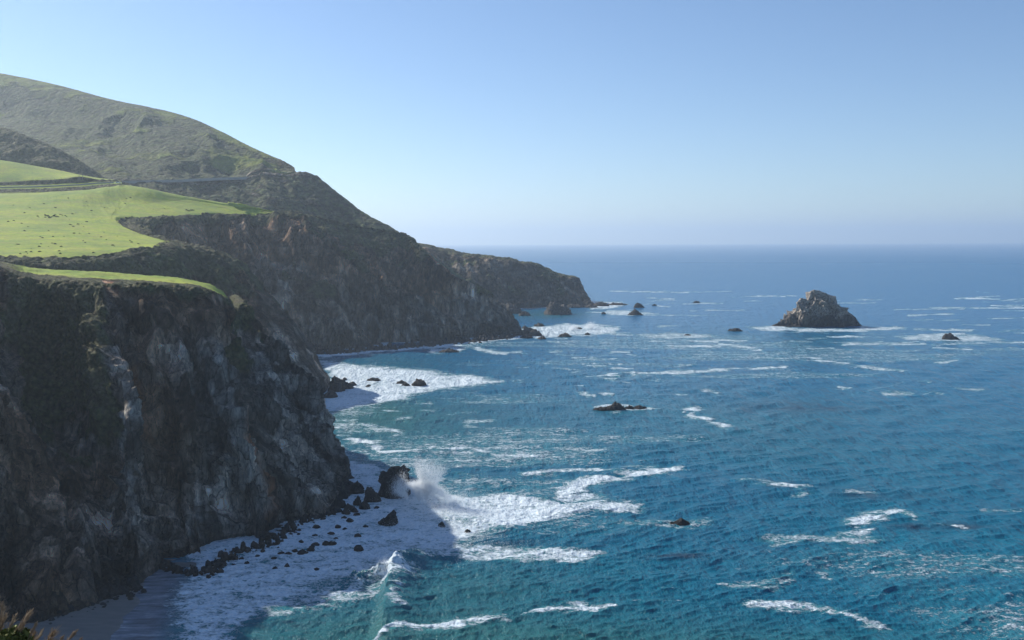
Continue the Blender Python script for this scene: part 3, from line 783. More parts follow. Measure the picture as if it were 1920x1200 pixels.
FOAM_LINE = [   # polyline, half width px, strength
 ([(600,667),(650,664),(700,658),(760,654),(810,650),(860,645),(920,638),(975,632)], 2.6, 1.1),
 ([(812,660),(838,655),(858,657)], 3.0, 1.0),
 ([(600,795),(660,796),(710,803),(750,812)], 3.4, .75),
 ([(655,824),(690,832),(716,845),(760,848),(830,842),(880,842)], 3.8, 1.0),
 ([(880,842),(910,850),(940,858),(1000,856)], 4.6, .95),
 ([(985,890),(1040,886),(1085,877),(1120,877)], 3.4, .8),
 ([(1060,925),(1085,912),(1110,903),(1150,893),(1200,884),(1258,880)], 6.0, 1.05),
 ([(1066,932),(1100,928)], 5, .9), ([(1120,880),(1160,882),(1200,882)], 3, .75),
 ([(1050,950),(1120,948),(1195,954)], 5.0, .95),
 ([(1285,772),(1300,766),(1308,772),(1296,777),(1320,784),(1345,793),(1362,798)], 3.2, 1.0),
 ([(1318,785),(1360,797)], 3.6, .9), ([(1325,733),(1345,737)], 3, .6),
 ([(1098,706),(1130,704),(1160,703)], 1.8, .95),
 ([(1190,702),(1260,698),(1330,695),(1400,691),(1470,688)], 2.2, .85),
 ([(1385,666),(1440,670),(1500,673)], 1.5, .6), ([(1350,645),(1385,649),(1425,655)], 2.2, .9),
 ([(1500,666),(1545,676),(1610,686),(1660,692),(1690,697)], 2.4, .72),
 ([(900,655),(925,660),(950,664)], 2.4, .8), ([(1170,700),(1190,698)], 1.4, .7),
 ([(1040,845),(1080,841),(1120,842)], 3.0, .6), ([(1030,852),(1050,862),(1080,864)], 3.0, .5),
 ([(1395,900),(1425,902),(1450,908),(1490,916),(1510,912)], 3.6, .75), ([(1480,912),(1500,920)], 4.5, .85),
 ([(1610,978),(1622,968),(1650,968),(1680,962)], 4.2, 1.0), ([(1690,966),(1712,972)], 2.5, .8),
 ([(1720,985),(1770,984),(1815,988)], 1.6, .7), ([(1590,922),(1640,922)], 2.6, .6), ([(1850,960),(1920,958)], 2, .4),
 ([(1355,1096),(1400,1098),(1440,1104)], 4.0, .62),
 ([(1410,1134),(1470,1136),(1500,1137),(1540,1143),(1600,1156),(1660,1172)], 5.2, .75),
 ([(1190,1126),(1240,1127),(1305,1130)], 2.6, .8),
 ([(985,1152),(1040,1146),(1100,1146),(1155,1137)], 2.6, .9), ([(1090,1140),(1115,1145)], 5, .9),
 ([(700,1206),(722,1188),(760,1176),(800,1172),(860,1166)], 5.0, 1.0), ([(860,1166),(920,1158),(950,1156)], 3.6, .7),
 ([(880,990),(930,992),(960,987)], 3.0, .6), ([(1240,1105),(1290,1110)], 3, .35),
 ([(740,1140),(735,1125),(742,1110)], 5, .6),
 ([(1050,925),(1060,935)], 4, .8),
]
r2 = random.Random(4)
for _ in range(70):                                    # far streaks
    y = 545 + 110 * r2.random() ** 1.2; x = r2.uniform(1130, 1930)
    if 1450 < x < 1640 and 570 < y < 625: continue
    w = r2.uniform(20, 150); s = r2.uniform(-2, 2)
    FOAM_LINE.append(([(x, y), (x + w * .5, y + s), (x + w, y + s * 1.5)], r2.uniform(.35, .8) * (1 + (y - 545) / 110), r2.uniform(.4, .95)))
for _ in range(26):
    y = r2.uniform(640, 740); x = r2.uniform(930, 1900)
    w = r2.uniform(10, 50)
    FOAM_LINE.append(([(x, y), (x + w * .5, y + r2.uniform(-2, 2)), (x + w, y + r2.uniform(-3, 3))], r2.uniform(1, 2), r2.uniform(.35, .75)))
for _ in range(40):
    y = r2.uniform(615, 720); x = r2.uniform(970, 1150) + (y - 615)
    w = r2.uniform(8, 40)
    FOAM_LINE.append(([(x, y), (x + w, y + r2.uniform(-2, 2))], r2.uniform(1, 1.8), r2.uniform(.35, .8)))
for _ in range(46):
    y = r2.uniform(745, 905); x = r2.uniform(600, 900)
    w = r2.uniform(8, 45)
    FOAM_LINE.append(([(x, y), (x + w, y + r2.uniform(-3, 4))], r2.uniform(1.2, 2.6), r2.uniform(.25, .6)))

def pdist_poly(x, y, poly):
    """signed distance, positive inside; y stretched so that marks lie flat"""
    inside = np.zeros(len(x), bool); best = np.full(len(x), 1e9)
    n = len(poly)
    for i in range(n):
        x0, y0 = poly[i]; x1, y1 = poly[(i + 1) % n]
        if y0 != y1:
            c = ((y0 > y) != (y1 > y)) & (x < (x1 - x0) * (y - y0) / (y1 - y0) + x0)
            inside ^= c
        best = np.minimum(best, seg(x, y, x0, y0, x1, y1))
    return np.where(inside, best, -best)
YS = 2.2
def seg(x, y, x0, y0, x1, y1):
    dx, dy = x1 - x0, (y1 - y0) * YS
    t = np.clip(((x - x0) * dx + (y - y0) * YS * dy) / (dx * dx + dy * dy + 1e-9), 0, 1)
    return np.hypot(x - x0 - t * dx, (y - y0) * YS - t * dy) / YS

def build_sea():
    rows_y = np.concatenate([np.linspace(459.6, 480, 46)[:-1], np.linspace(480, 700, 300)[:-1], np.linspace(700, 1215, 640)])
    ang = PITCH + np.arctan((rows_y - 600) / F_PX)
    D = 80.0 / np.tan(np.maximum(ang, 80.0 / 21000))
    D = np.concatenate([[26000], D, np.linspace(D[-1] * .96, 4, 14)])
    th_in = np.arctan(np.linspace(-1030, 1030, 1150) / F_PX)
    th_l = np.linspace(-math.pi, th_in[0], 70)[:-1]; th_r = np.linspace(th_in[-1], math.pi, 70)[1:]
    th = np.concatenate([th_l, th_in, th_r])
    TH, DD = np.meshgrid(th, D, indexing='ij')
    # distance measured ahead inside the view, as a circle outside it
    rad = np.where(np.abs(TH) <= 0.52, DD / np.cos(np.clip(TH, -.52, .52)), DD / math.cos(.52))
    X, Y = rad * np.sin(TH), rad * np.cos(TH)
    p = np.stack([X.ravel(), Y.ravel(), np.zeros(X.size)], 1)
    px, py, dep = proj(p)
    infront = (p[:, 1] > 100) & (px > -150) & (px < 2050) & (py < 1260)
    foam = np.zeros(len(p), np.float32)
    idx = np.where(infront)[0]
    x, y = px[idx], py[idx]
    # wobble the traced marks at their own scale
    sc = (y - 440) / 700.0
    wx = fbm(p[idx], 22, 4, 900) ; wy = fbm(p[idx], 13, 4, 950)
    xw = x + wx * 34 * sc; yw = y + wy * 15 * sc
    fo = np.zeros(len(idx), np.float32)
    wob_l = (1 + 1.5 * fbm(p[idx] * [.5, 1, 1], 5, 3, 970) + .9 * fbm(p[idx] * [.6, 1, 1], 24, 2, 980))
    for poly, soft, st in FOAM_POLY:
        a = np.array(poly); m = (x > a[:, 0].min() - 60) & (x < a[:, 0].max() + 60) & (y > a[:, 1].min() - 40) & (y < a[:, 1].max() + 40)
        if m.any():
            d = pdist_poly(xw[m], yw[m], poly)
            fo[m] = np.maximum(fo[m], st * sstep(-soft, soft * .8, d))
    for line, hw, st in FOAM_LINE:
        a = np.array(line); m = (x > a[:, 0].min() - 40) & (x < a[:, 0].max() + 40) & (y > a[:, 1].min() - 30) & (y < a[:, 1].max() + 30)
        if m.any():
            d = np.full(m.sum(), 1e9)
            for i in range(len(line) - 1):
                d = np.minimum(d, seg(xw[m] * .6 + x[m] * .4, yw[m] * .5 + y[m] * .5, *line[i], *line[i + 1]))
            hv = hw * 1.6 * np.clip(wob_l[m], .15, 2.2)
            fo[m] = np.maximum(fo[m], st * np.clip(.55 + .5 * wob_l[m], .2, 1.05) * np.exp(-(d / hv) ** 2 * 1.6))
    foam[idx] = fo
    # faint torn lace drifting between the breakers, inshore only
    lacef = sstep(.05, .45, fbm(p[idx] * [.45, 1, 1], 42, 4, 888)) * .43 * sstep(640, 720, y) * (1 - sstep(1000, 1500, x + (1000 - y) * .3))
    lacef = np.maximum(lacef, sstep(.25, .5, fbm(p[idx] * [.35, 1, 1], 60, 4, 889)) * .36 * sstep(600, 650, y))
    foam[idx] = np.maximum(foam[idx], lacef * sstep(360, 420, x))
    # wash along every shore: close to land sheets' water line
    shore = shore_field(p[idx])
    foam[idx] = np.maximum(foam[idx], shore * sstep(330, 380, x + np.clip(1050 - y, 0, 400)))
    # turquoise shallows and kelp
    def blob(cx, cy, rx, ry): return np.exp(-((px - cx) / rx) ** 2 - ((py - cy) / ry) ** 2)
    teal = .95 * blob(700, 1230, 420, 110) + .75 * blob(1150, 1240, 480, 75) + .55 * blob(760, 800, 190, 60) + .8 * blob(680, 770, 90, 40) \
        + .75 * blob(1030, 590, 90, 10) + .45 * blob(880, 1090, 200, 50) + .32 * blob(1300, 800, 500, 70) + .32 * blob(1550, 1240, 420, 60) + .35 * blob(750, 680, 100, 15) + .3*blob(1500, 640, 220, 20)
    teal = np.clip(teal + fbm(p, 60, 4, 33) * .12, 0, 1) * infront
    kelp = (blob(1760, 985, 90, 6) + blob(1660, 930, 70, 6) + blob(1270, 1042, 50, 5) + .5 * blob(1500, 765, 150, 10) + .6 * blob(930, 1020, 90, 8) + .7 * blob(1480, 912, 60, 5)) * infront
    kelp = np.clip(kelp * (1 + fbm(p, 8, 3, 35) * 1.5), 0, 1)
    calm = sstep(.05, .45, fbm(p * [1, .35, 1], 900, 5, 61)) * sstep(2200, 5000, dep) * .9 * infront
    # waves
    z = np.zeros(len(p)); hx = np.zeros(len(p)); hy = np.zeros(len(p))
    dist = np.hypot(p[:, 0], p[:, 1])
    cell_r = np.maximum(dist ** 2 / (80 * 1650), .2)
    rr = random.Random(9)
    q = p[:, :2] + np.stack([fbm(p, 90, 2, 71), fbm(p, 90, 2, 73)], 1) * 9
    for k in range(64):
        lam = 1.8 * (30 / 1.8) ** (rr.random() ** 1.35)
        a_dir = R(-72 + rr.gauss(0, 26))          # travelling towards the viewer and the shore
        dx, dy = math.cos(a_dir), math.sin(a_dir)
        w = 2 * math.pi / lam; amp = .0125 * lam ** .52 * rr.uniform(.6, 1.3)
        ph = w * (q[:, 0] * dx + q[:, 1] * dy) + rr.uniform(0, 6.28)
        fade = 1 - sstep(.16, .40, cell_r / lam)
        c, s = np.cos(ph) * amp * fade, np.sin(ph) * amp * fade
        z += c; hx -= s * dx * .8; hy -= s * dy * .8
    shelter = 1 - .55 * sstep(.5, 1, foam)
    z *= shelter
    # swell sets running to the shore, and the breaker
    def ridge(line, wid_f, wid_b, h, lo=1.0):
        a = np.array([S(*c)[:2] for c in line]); out = np.zeros(len(p))
        m = infront & (p[:, 0] > a[:, 0].min() - 40) & (p[:, 0] < a[:, 0].max() + 40) & (p[:, 1] > a[:, 1].min() - 40) & (p[:, 1] < a[:, 1].max() + 40)
        pp_ = p[m]; best = np.full(m.sum(), 1e9); sg = np.ones(m.sum()); tt = np.zeros(m.sum())
        for i in range(len(a) - 1):
            d = a[i + 1] - a[i]; L = np.hypot(*d); t = np.clip(((pp_[:, :2] - a[i]) @ d) / L ** 2, 0, 1)
            e = pp_[:, :2] - a[i] - t[:, None] * d; r_ = np.hypot(e[:, 0], e[:, 1])
            s_ = np.sign(d[0] * e[:, 1] - d[1] * e[:, 0])
            mm = r_ < best; best = np.where(mm, r_, best); sg = np.where(mm, s_, sg); tt = np.where(mm, (i + t) / (len(a) - 1), tt)
        taper = np.sin(np.pi * np.clip(tt, .02, .98)) ** .6
        wf = np.where(sg > 0, wid_f, wid_b)
        out[m] = h * (lo + (1 - lo) * sstep(.3, .75, tt)) * taper * np.exp(-(best / wf) ** 2)
        return out
    z += ridge([(724, 1250), (716, 1200), (722, 1150), (728, 1110), (742, 1075), (775, 1046), (830, 1035)], 1.5, 5.5, 4.2, .42)
    z += ridge([(640, 1096), (690, 1088), (720, 1080), (745, 1068)], 2.6, 2.6, 2.4) * (1 + fbm(p, 1.5, 3, 5))
    z += ridge([(800, 985), (850, 975), (930, 985), (1000, 1003)], 3.5, 5, 1.3)
    z += ridge([(700, 850), (790, 848), (880, 843), (960, 858)], 3, 6, .9)
    z += ridge([(1000, 955), (1100, 953), (1200, 957)], 3, 5, 1.1)
    z += ridge([(960, 1110), (1100, 1095), (1250, 1090), (1400, 1100)], 6, 9, .8)
    z += ridge([(1250, 900), (1400, 905), (1600, 925)], 6, 9, .9)
    z += ridge([(800, 1120), (900, 1105), (1050, 1100)], 4, 6, .8)
    z += foam * np.clip(fbm(p, 1.6, 3, 7) + .2, 0, 1) * .38 * (dist < 700)
    brk = np.zeros(len(p)); 
    brk += np.exp(-((px - 725) / 34) ** 2 - ((py - 1074) / 20) ** 2) * 1.5
    brk += np.exp(-((px - 765) / 24) ** 2 - ((py - 1083) / 7) ** 2) * .75
    foam = np.maximum(foam, np.clip(brk, 0, 1.1) * (1 + .3 * fbm(p, 2, 3, 6)))
    # beach swash: water thins out over the sand at the lower left
    z = z * (1 - bb_swash(px, py) * .95)
    p[:, 0] += hx * shelter; p[:, 1] += hy * shelter; p[:, 2] = z
    far = dist > 21000
    p[far, 2] -= 2
    f = grid_faces(len(th), len(D))[:, ::-1]
    o = mesh_obj("sea", p, f, sea_material(), smooth=True, kind="structure", label="deep blue sea with white foam streaks and surf")
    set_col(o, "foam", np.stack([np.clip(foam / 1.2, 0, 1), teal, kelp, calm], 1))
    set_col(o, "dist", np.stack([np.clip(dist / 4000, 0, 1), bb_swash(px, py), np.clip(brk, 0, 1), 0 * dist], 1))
    return o
def bb_swash(px, py):
    e = sstep(345, 300, px - (py - 1130) * .12) if False else (1 - sstep(290, 375, px - (1130 - py) * .35))
    return e * sstep(1040, 1075, py) * (px > -200) * (py < 1400)

SHORE_PTS = []
def shore_field(p):
    """distance on the plan to the nearest water-line vertex of any land sheet"""
    cell = 3.0
    occ = {}
    pts = []
    for nme in ("near_headland", "coast_headlands", "far_headland"):
        q = SHEETS[nme][0]; m = np.abs(q[:, 2]) < 1.2
        pts.append(q[m][:, :2])
    pts = np.concatenate(pts)
    lo = np.array([-260.0, 150.0]); nx, ny = 160, 420
    gi = np.floor((pts - lo) / cell).astype(int)
    m = (gi[:, 0] >= 0) & (gi[:, 0] < nx) & (gi[:, 1] >= 0) & (gi[:, 1] < ny)
    grid = np.full((nx, ny), 99.0); grid[gi[m, 0], gi[m, 1]] = 0
    for _ in range(9):                                        # chamfer distance
        g0 = grid.copy()
        for dx, dy, w in ((1,0,1),(-1,0,1),(0,1,1),(0,-1,1),(1,1,1.41),(-1,1,1.41),(1,-1,1.41),(-1,-1,1.41)):
            sh = np.roll(np.roll(g0, dx, 0), dy, 1) + w
            grid = np.minimum(grid, sh)
    gi = (p[:, :2] - lo) / cell - .5
    i0 = np.clip(np.floor(gi).astype(int), 0, [nx - 2, ny - 2]); f = np.clip(gi - i0, 0, 1)
    d = (grid[i0[:,0], i0[:,1]]*(1-f[:,0])*(1-f[:,1]) + grid[i0[:,0]+1, i0[:,1]]*f[:,0]*(1-f[:,1])
         + grid[i0[:,0], i0[:,1]+1]*(1-f[:,0])*f[:,1] + grid[i0[:,0]+1, i0[:,1]+1]*f[:,0]*f[:,1]) * cell
    out = ((gi < 0) | (gi > [nx - 1, ny - 1])).any(axis=1)
    d[out] = 99
    wash = .95 * (1 - sstep(1.5, 9.0, d + fbm(p, 11, 4, 44) * 5))
    return wash

def sea_material():
    t = NT("sea_water")
    foam, teal, kelp, calm = t.attr("foam")
    dist, swash, brk, _ = t.attr("dist")
    v = t.coord()
    vst = t.coord((.55, 1.0, 1), (0, 0, R(8)))
    # foam break-up: lace + speckle
    lace = t.voro(t.coord((.8, 1, 1)), .42, 'SMOOTH_F1')
    l1 = t.math('SUBTRACT', t.noise(vst, .55, 8, .72, .6), .5)
    l2 = t.math('SUBTRACT', t.noise(vst, 2.2, 5, .7), .5)
    warpn = t.node("ShaderNodeTexNoise"); warpn.inputs['Scale'].default_value = .22; warpn.inputs['Detail'].default_value = 5
    t.link(vst, warpn.inputs['Vector'])
    wv = t.node("ShaderNodeVectorMath"); wv.operation = 'MULTIPLY_ADD'
    t.link(warpn.outputs['Color'], wv.inputs[0]); wv.inputs[1].default_value = (5, 5, 0); t.link(v, wv.inputs[2])
    cell = t.voro(wv.outputs[0], .30, 'DISTANCE_TO_EDGE')
    cell2 = t.voro(wv.outputs[0], .85, 'DISTANCE_TO_EDGE')
    web = t.math('SUBTRACT', .16, t.math('MINIMUM', cell, t.math('MULTIPLY', cell2, .8)))
    fs = t.math('MULTIPLY', foam, 1.2)
    l3 = t.math('SUBTRACT', t.noise(t.coord((.45, 1, 1), (0, 0, R(4))), .13, 6, .7), .5)
    val = t.math('ADD', fs, t.math('ADD', t.math('MULTIPLY', l1, 2.7), t.math('ADD', t.math('MULTIPLY', l2, 1.7), t.math('MULTIPLY', l3, 1.7))))
    val = t.math('ADD', val, t.math('MULTIPLY', web, 1.6))
    fmask = t.ramp(val, [(.58, g(0)), (.74, g(.5)), (1.05, g(1))])
    gate = t.ramp(fs, [(.05, g(0)), (.22, g(1))])
    fmask = t.math('MULTIPLY', fmask, gate)
    # tiny whitecaps everywhere
    wc = t.ramp(t.noise(t.coord((.35, 1, 1)), .30, 6, .75), [(.735, g(0)), (.80, g(.7))])
    fmask = t.math('MAXIMUM', fmask, wc)
    # water body colour
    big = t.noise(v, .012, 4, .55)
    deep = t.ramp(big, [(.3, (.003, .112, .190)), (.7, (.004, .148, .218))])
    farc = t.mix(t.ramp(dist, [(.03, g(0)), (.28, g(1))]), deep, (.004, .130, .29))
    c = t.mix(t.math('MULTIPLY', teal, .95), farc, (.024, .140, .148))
    halo = t.ramp(fs, [(.06, g(0)), (.8, g(.75))])
    c = t.mix(halo, c, (.07, .29, .32))
    c = t.mix(t.math('MULTIPLY', kelp, .7), c, (.018, .022, .05))
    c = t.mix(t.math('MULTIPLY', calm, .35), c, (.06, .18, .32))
    # wet sand under thin swash, its bright reflection put into the colour
    sand = t.ramp(t.noise(t.coord((.25, 1, 1), (0, 0, R(-14))), .5, 6, .6), [(.35, (.13, .14, .165)), (.55, (.24, .26, .30)), (.68, (.55, .58, .62))])
    c = t.mix(swash, c, sand)
    white = t.ramp(t.noise(v, 1.4, 6, .7), [(.32, (.46, .62, .74)), (.6, (.82, .88, .91))])
    c = t.mix(fmask, c, white)
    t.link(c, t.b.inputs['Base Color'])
    t.link(t.math('ADD', t.math('MULTIPLY', fmask, .6), t.math('ADD', .16, t.math('MULTIPLY', dist, .12))), t.b.inputs['Roughness'])
    t.b.inputs['IOR'].default_value = 1.333
    t.link(t.math('SUBTRACT', .15, t.math('MULTIPLY', fmask, .10)), t.b.inputs['Specular IOR Level'])
    # ripples: two scales, the coarser growing with distance
    r1 = t.noise(t.coord((.55, 1, 1), (0, 0, R(12))), .9, 7, .68)
    r2_ = t.noise(t.coord((.85, .45, 1), (0, 0, R(-6))), .42, 5, .6)
    r3 = t.noise(t.coord((.4, 1, 1), (0, 0, R(5))), .035, 5, .6)
    damp = t.math('SUBTRACT', 1.0, t.math('MULTIPLY', swash, .85))
    b1 = t.bump(t.math('MULTIPLY', r1, damp), 1.0, .45)
    b2 = t.bump(t.math('MULTIPLY', r2_, damp), 1.0, 1.35, b1)
    b3 = t.bump(t.math('MULTIPLY', r3, t.ramp(dist, [(.1, g(0)), (.5, g(1))])), 1.0, 3.5, b2)
    r4 = t.noise(t.coord((.9, .22, 1), (0, 0, R(5))), .22, 4, .6)
    b3 = t.bump(t.math('MULTIPLY', r4, t.ramp(dist, [(.05, g(.10)), (.22, g(1))])), 1.0, 5.0, b3)
    b4 = t.bump(fmask, .8, .35, b3)
    t.link(b4, t.b.inputs['Normal'])
    return t.m
build_sea()

# beach sand under the swash
def beach():
    pts = []
    xs = np.linspace(-300, 420, 60); ys = np.linspace(1020, 1400, 40)
    G = np.zeros((60, 40, 3))
    for i, x_ in enumerate(xs):
        for j, y_ in enumerate(ys):
            h = np.clip((250 - (x_ - (1130 - y_) * .5)) / 130.0, -2, 2.2)
            G[i, j] = S(x_, y_, .55 * h)
    G[:, :, 2] += fbm(G.reshape(-1, 3), 8, 3, 3).reshape(60, 40) * .06
    t = NT("wet_sand")
    n = t.noise(t.coord((.3, 1, 1)), .6, 6, .6)
    t.link(t.ramp(n, [(.3, (.13, .125, .12)), (.7, (.20, .19, .175))]), t.b.inputs['Base Color'])
    t.b.inputs['Roughness'].default_value = .55
    mesh_obj("beach", G.reshape(-1, 3), grid_faces(60, 40)[:, ::-1], t.m, smooth=True, kind="structure", label="small grey sand beach in the cliff's shade")
beach()

# ================================================================== ROCKS
def rock_mesh(w, d, h, seed, prof=None, nu=90, nv=60, rough=1.0, base=-1.2, power=.75, facets=(.35, .13)):
    """a rock whose skyline follows prof [(t 0..1, height 0..1)], closed all round; local origin at its base centre"""
    if prof is None:
        rs = random.Random(seed)
        k = rs.uniform(.3, .65)
        prof = [(0, 0), (.12, rs.uniform(.3, .55)), (k, 1), (rs.uniform(.72, .85), rs.uniform(.45, .8)), (1, 0)]
    # polar rings: radius 0 at the top ridge, 1 at the foot
    th = np.linspace(0, 2 * math.pi, nu, endpoint=False); rr_ = np.linspace(0, 1, nv)
    TH, RR = np.meshgrid(th, rr_, indexing='ij')
    x = np.cos(TH) * RR; y = np.sin(TH) * RR
    xe = np.sign(x) * np.abs(x)
    hp = np.interp(xe * .5 + .5, [a for a, _ in prof], [b for _, b in prof])
    yy = np.abs(y) / np.sqrt(np.clip(1 - x ** 2, 1e-4, 1))
    cross = np.clip(1 - yy ** 2.2, 0, 1) ** power
    z = hp * cross * h
    z = np.where(RR > .985, base, z)
    wob = 1 + .14 * fbm(np.stack([np.cos(TH).ravel() * 2, np.sin(TH).ravel() * 2, np.full(TH.size, seed * 1.7)], 1), 1.3, 3, seed).reshape(TH.shape) * (RR > .2)
    p = np.stack([x * w / 2 * wob, y * d / 2 * wob, z], 2)
    nrm = np.stack([x / w, y / d, np.full_like(x, .35 / max(h, 1) * 1)], 2); nrm /= np.linalg.norm(nrm, axis=2, keepdims=True)
    q = p.reshape(-1, 3); s = (w * d * h) ** (1 / 3)
    dd = facet(q + seed * 3.1, s * facets[0], seed)[2] * s * .12 * rough + facet(q + seed, s * facets[1], seed + 3)[2] * s * .055 * rough \
        + fbm(q + seed * 7, s * .3, 5, seed, .55, ridged=True) * s * .055 * rough
    edge = (1 - sstep(.9, 1.0, RR)).ravel()
    q = q + nrm.reshape(-1, 3) * (dd * edge)[:, None]
    faces = []
    F = grid_faces(nu, nv)
    wrap = np.array([[(nu - 1) * nv + j, j, j + 1, (nu - 1) * nv + j + 1] for j in range(nv - 1)])
    return q, np.concatenate([F, wrap])[:, ::-1]

def put_rock(name, px0, px1, ytop, ybase, label, mat, seed, depth=None, prof=None, group=None, nu=90, nv=50, rough=1.0, cat="rock", sink=1.2, rot=0, power=.75):
    c = S((px0 + px1) / 2, ybase)
    w = (px1 - px0) / F_PX * c[1]
    d = depth if depth else w * .7
    c = c + np.array([0, d * .35, 0])
    top = P((px0 + px1) / 2, ytop, c[1])
    h = max(top[2], .3)
    v, f = rock_mesh(w, d, h, seed, prof, nu, nv, rough, -sink, power)
    if rot:
        cs, sn = math.cos(rot), math.sin(rot)
        v = np.stack([v[:, 0] * cs - v[:, 1] * sn, v[:, 0] * sn + v[:, 1] * cs, v[:, 2]], 1)
    o = mesh_obj(name, v, f, mat, smooth=False, label=label, category=cat)
    o.location = (c[0], c[1], 0)
    if group: o['group'] = group
    return o
rk_stack = rock_material("stack_rock", (.085, .070, .060), (.30, .26, .21), pale_lit_top=17, scale=2.2, wet_h=5)
rk_dark = rock_material("dark_rock", (.040, .036, .036), (.13, .118, .11), scale=1.2, wet_h=.8)
rk_far = rock_material("far_rock", (.075, .065, .060), (.22, .20, .175), scale=1.6, wet_h=2)

def big_stack():
    """the tall stack: overlapping buttresses fused into one mesh by a height field"""
    c = S(1538, 613); D = c[1] + 14
    def xw(px): return (px - 1538) / F_PX * D
    sky_ = [(1455, 612), (1466, 604), (1482, 596), (1500, 583), (1503, 566), (1510, 558), (1521, 561), (1526, 547), (1533, 543), (1545, 544), (1556, 549), (1566, 553), (1575, 555), (1579, 568), (1581, 588), (1585, 602), (1590, 600), (1596, 581), (1603, 586), (1614, 594), (1621, 606), (1624, 613)]
    X = [xw(a) for a, _ in sky_]; Z = [max(0, P(a, b, D)[2]) for a, b in sky_]; Z[0] = 0; Z[-1] = 0
    nx, ny = 300, 190
    gx = np.linspace(X[0] - 1, X[-1] + 1, nx); gy = np.linspace(-24, 34, ny)
    GX, GY = np.meshgrid(gx, gy, indexing='ij')
    base = np.interp(GX, X, Z)
    wfront = np.interp(GX, [X[0], xw(1480), xw(1500), xw(1525), xw(1545), xw(1560), xw(1578), xw(1590), xw(1600), X[-1]], [3, 9, 19, 13, 16, 11, 20, 9, 9, 3])
    wback = np.interp(GX, [X[0], xw(1500), xw(1540), xw(1590), X[-1]], [4, 20, 30, 14, 3])
    wd = np.where(GY < 0, wfront, wback)
    t_ = np.clip(np.abs(GY) / wd, 0, 1)
    prof = np.where(GY < 0, 1 - t_ ** 1.8, 1 - t_ ** 1.8)
    Zf = base * prof
    p = np.stack([GX, GY, Zf], 2); n = grid_normals(p); n = blur(n, 8)
    q = p.reshape(-1, 3); nn = n.reshape(-1, 3)
    live = sstep(.02, .1, (Zf / 33).ravel())
    dd = fbm(q * [1, 1, .45], 13, 4, 3, .5, ridged=True) * 9.5 + facet(q, 11, 4)[2] * 7.5 + facet(q, 3.8, 5)[2] * 2.4 + fbm(q, 4, 4, 6, .6, ridged=True) * 1.3
    keep = np.clip(1 - .92 * np.exp(-((GY.ravel() - 1) / 3.5) ** 2), 0, 1)
    q = q + nn * (dd * live * keep)[:, None]
    q[:, 2] = np.where(Zf.ravel() < .3, -1.5, q[:, 2])
    o = mesh_obj("sea_stack", q, grid_faces(nx, ny), rk_stack, smooth=True, category="sea stack",
                 label="tall jagged pale topped sea stack standing alone in open water")
    o.location = (c[0], D, 0)
big_stack()

put_rock("rock", 1769, 1803, 625, 637, "low dark flat topped rock ringed by foam, right of the tall sea stack", rk_dark, 5, prof=[(0, 0), (.1, .5), (.25, .95), (.5, 1), (.66, .55), (.85, .35), (1, 0)])
put_rock("rock", 1112, 1160, 762, 769, "low western shoulder of the dark reef in mid water", rk_dark, 15, depth=6)
put_rock("rock", 1136, 1175, 754, 769, "highest dome of the dark reef in the middle of the open water", rk_dark, 6, prof=[(0, 0), (.2, .55), (.45, .9), (.6, 1), (.8, .5), (1, 0)])
put_rock("rock", 1172, 1192, 760, 767, "small dark hump right beside the highest dome of the mid water reef", rk_dark, 16)
put_rock("rock", 1186, 1214, 760, 767, "long low dark rock at the right end of the mid water reef", rk_dark, 17)
put_rock("rock", 1258, 1297, 970, 984, "small black pointed rock in a lace of foam, nearest of the open water rocks", rk_dark, 7, prof=[(0, 0), (.2, .25), (.42, .5), (.52, 1), (.64, .55), (.85, .3), (1, 0)])
put_rock("rock", 1019, 1074, 565, 590, "broad two humped brown rock offshore of the far headland", rk_far, 8, depth=34, prof=[(0, 0), (.12, .4), (.26, .95), (.42, 1), (.58, .72), (.72, .82), (.85, .5), (1, 0)], nu=140, nv=80)
put_rock("rock", 938, 984, 569, 588, "long rounded brown rock close behind the tip of the middle headland", rk_far, 9, depth=30, prof=[(0, .6), (.15, .95), (.35, 1), (.6, .75), (.8, .5), (1, 0)], nu=120)
put_rock("rock", 972, 996, 583, 592, "small brown rock touching the right end of the long rounded rock", rk_far, 19)
put_rock("rock", 1177, 1208, 579, 591, "sharp triangular dark rock, closest of the pair off the far point", rk_dark, 10, prof=[(0, 0), (.25, .55), (.45, 1), (.6, .8), (.8, .4), (1, 0)])
put_rock("rock", 1188, 1210, 567, 577, "dark pointed rock just behind the triangular one off the far point", rk_dark, 11, prof=[(0, 0), (.2, .6), (.4, 1), (.6, .75), (.8, .35), (1, 0)])
put_rock("rock", 1222, 1233, 570, 573, "tiny low dark rock right of the pointed pair off the far point", rk_dark, 12)
put_rock("rock", 1300, 1313, 564, 568, "tiny dark rock farthest out between the far point and the tall stack", rk_dark, 13)
put_rock("rock", 1127, 1137, 585, 589, "small dark rock in foam between the two humped rock and the triangular rock", rk_dark, 14)
put_rock("rock", 1366, 1394, 615, 621, "low black rock awash left of the tall sea stack", rk_dark, 24)
put_rock("rock", 1476, 1486, 611, 614, "tiny dark rock in the white foam at the left foot of the tall stack", rk_dark, 34)
put_rock("rock", 1283, 1297, 626, 629, "small brown rock awash in the long white foam patch beyond the reef", rk_dark, 25)
put_rock("rock", 1045, 1074, 624, 632, "low brown mound off the tip of the middle headland", rk_far, 26)
put_rock("rock", 1096, 1107, 623, 628, "tiny dark rock right of the low brown mound off the middle headland", rk_far, 27)
put_rock("rock", 1074, 1092, 612, 617, "flat dark rock in the white surf off the middle headland", rk_far, 28)
put_rock("rock", 822, 860, 654, 661, "small black rock in a curl of foam in the far bay", rk_dark, 29)
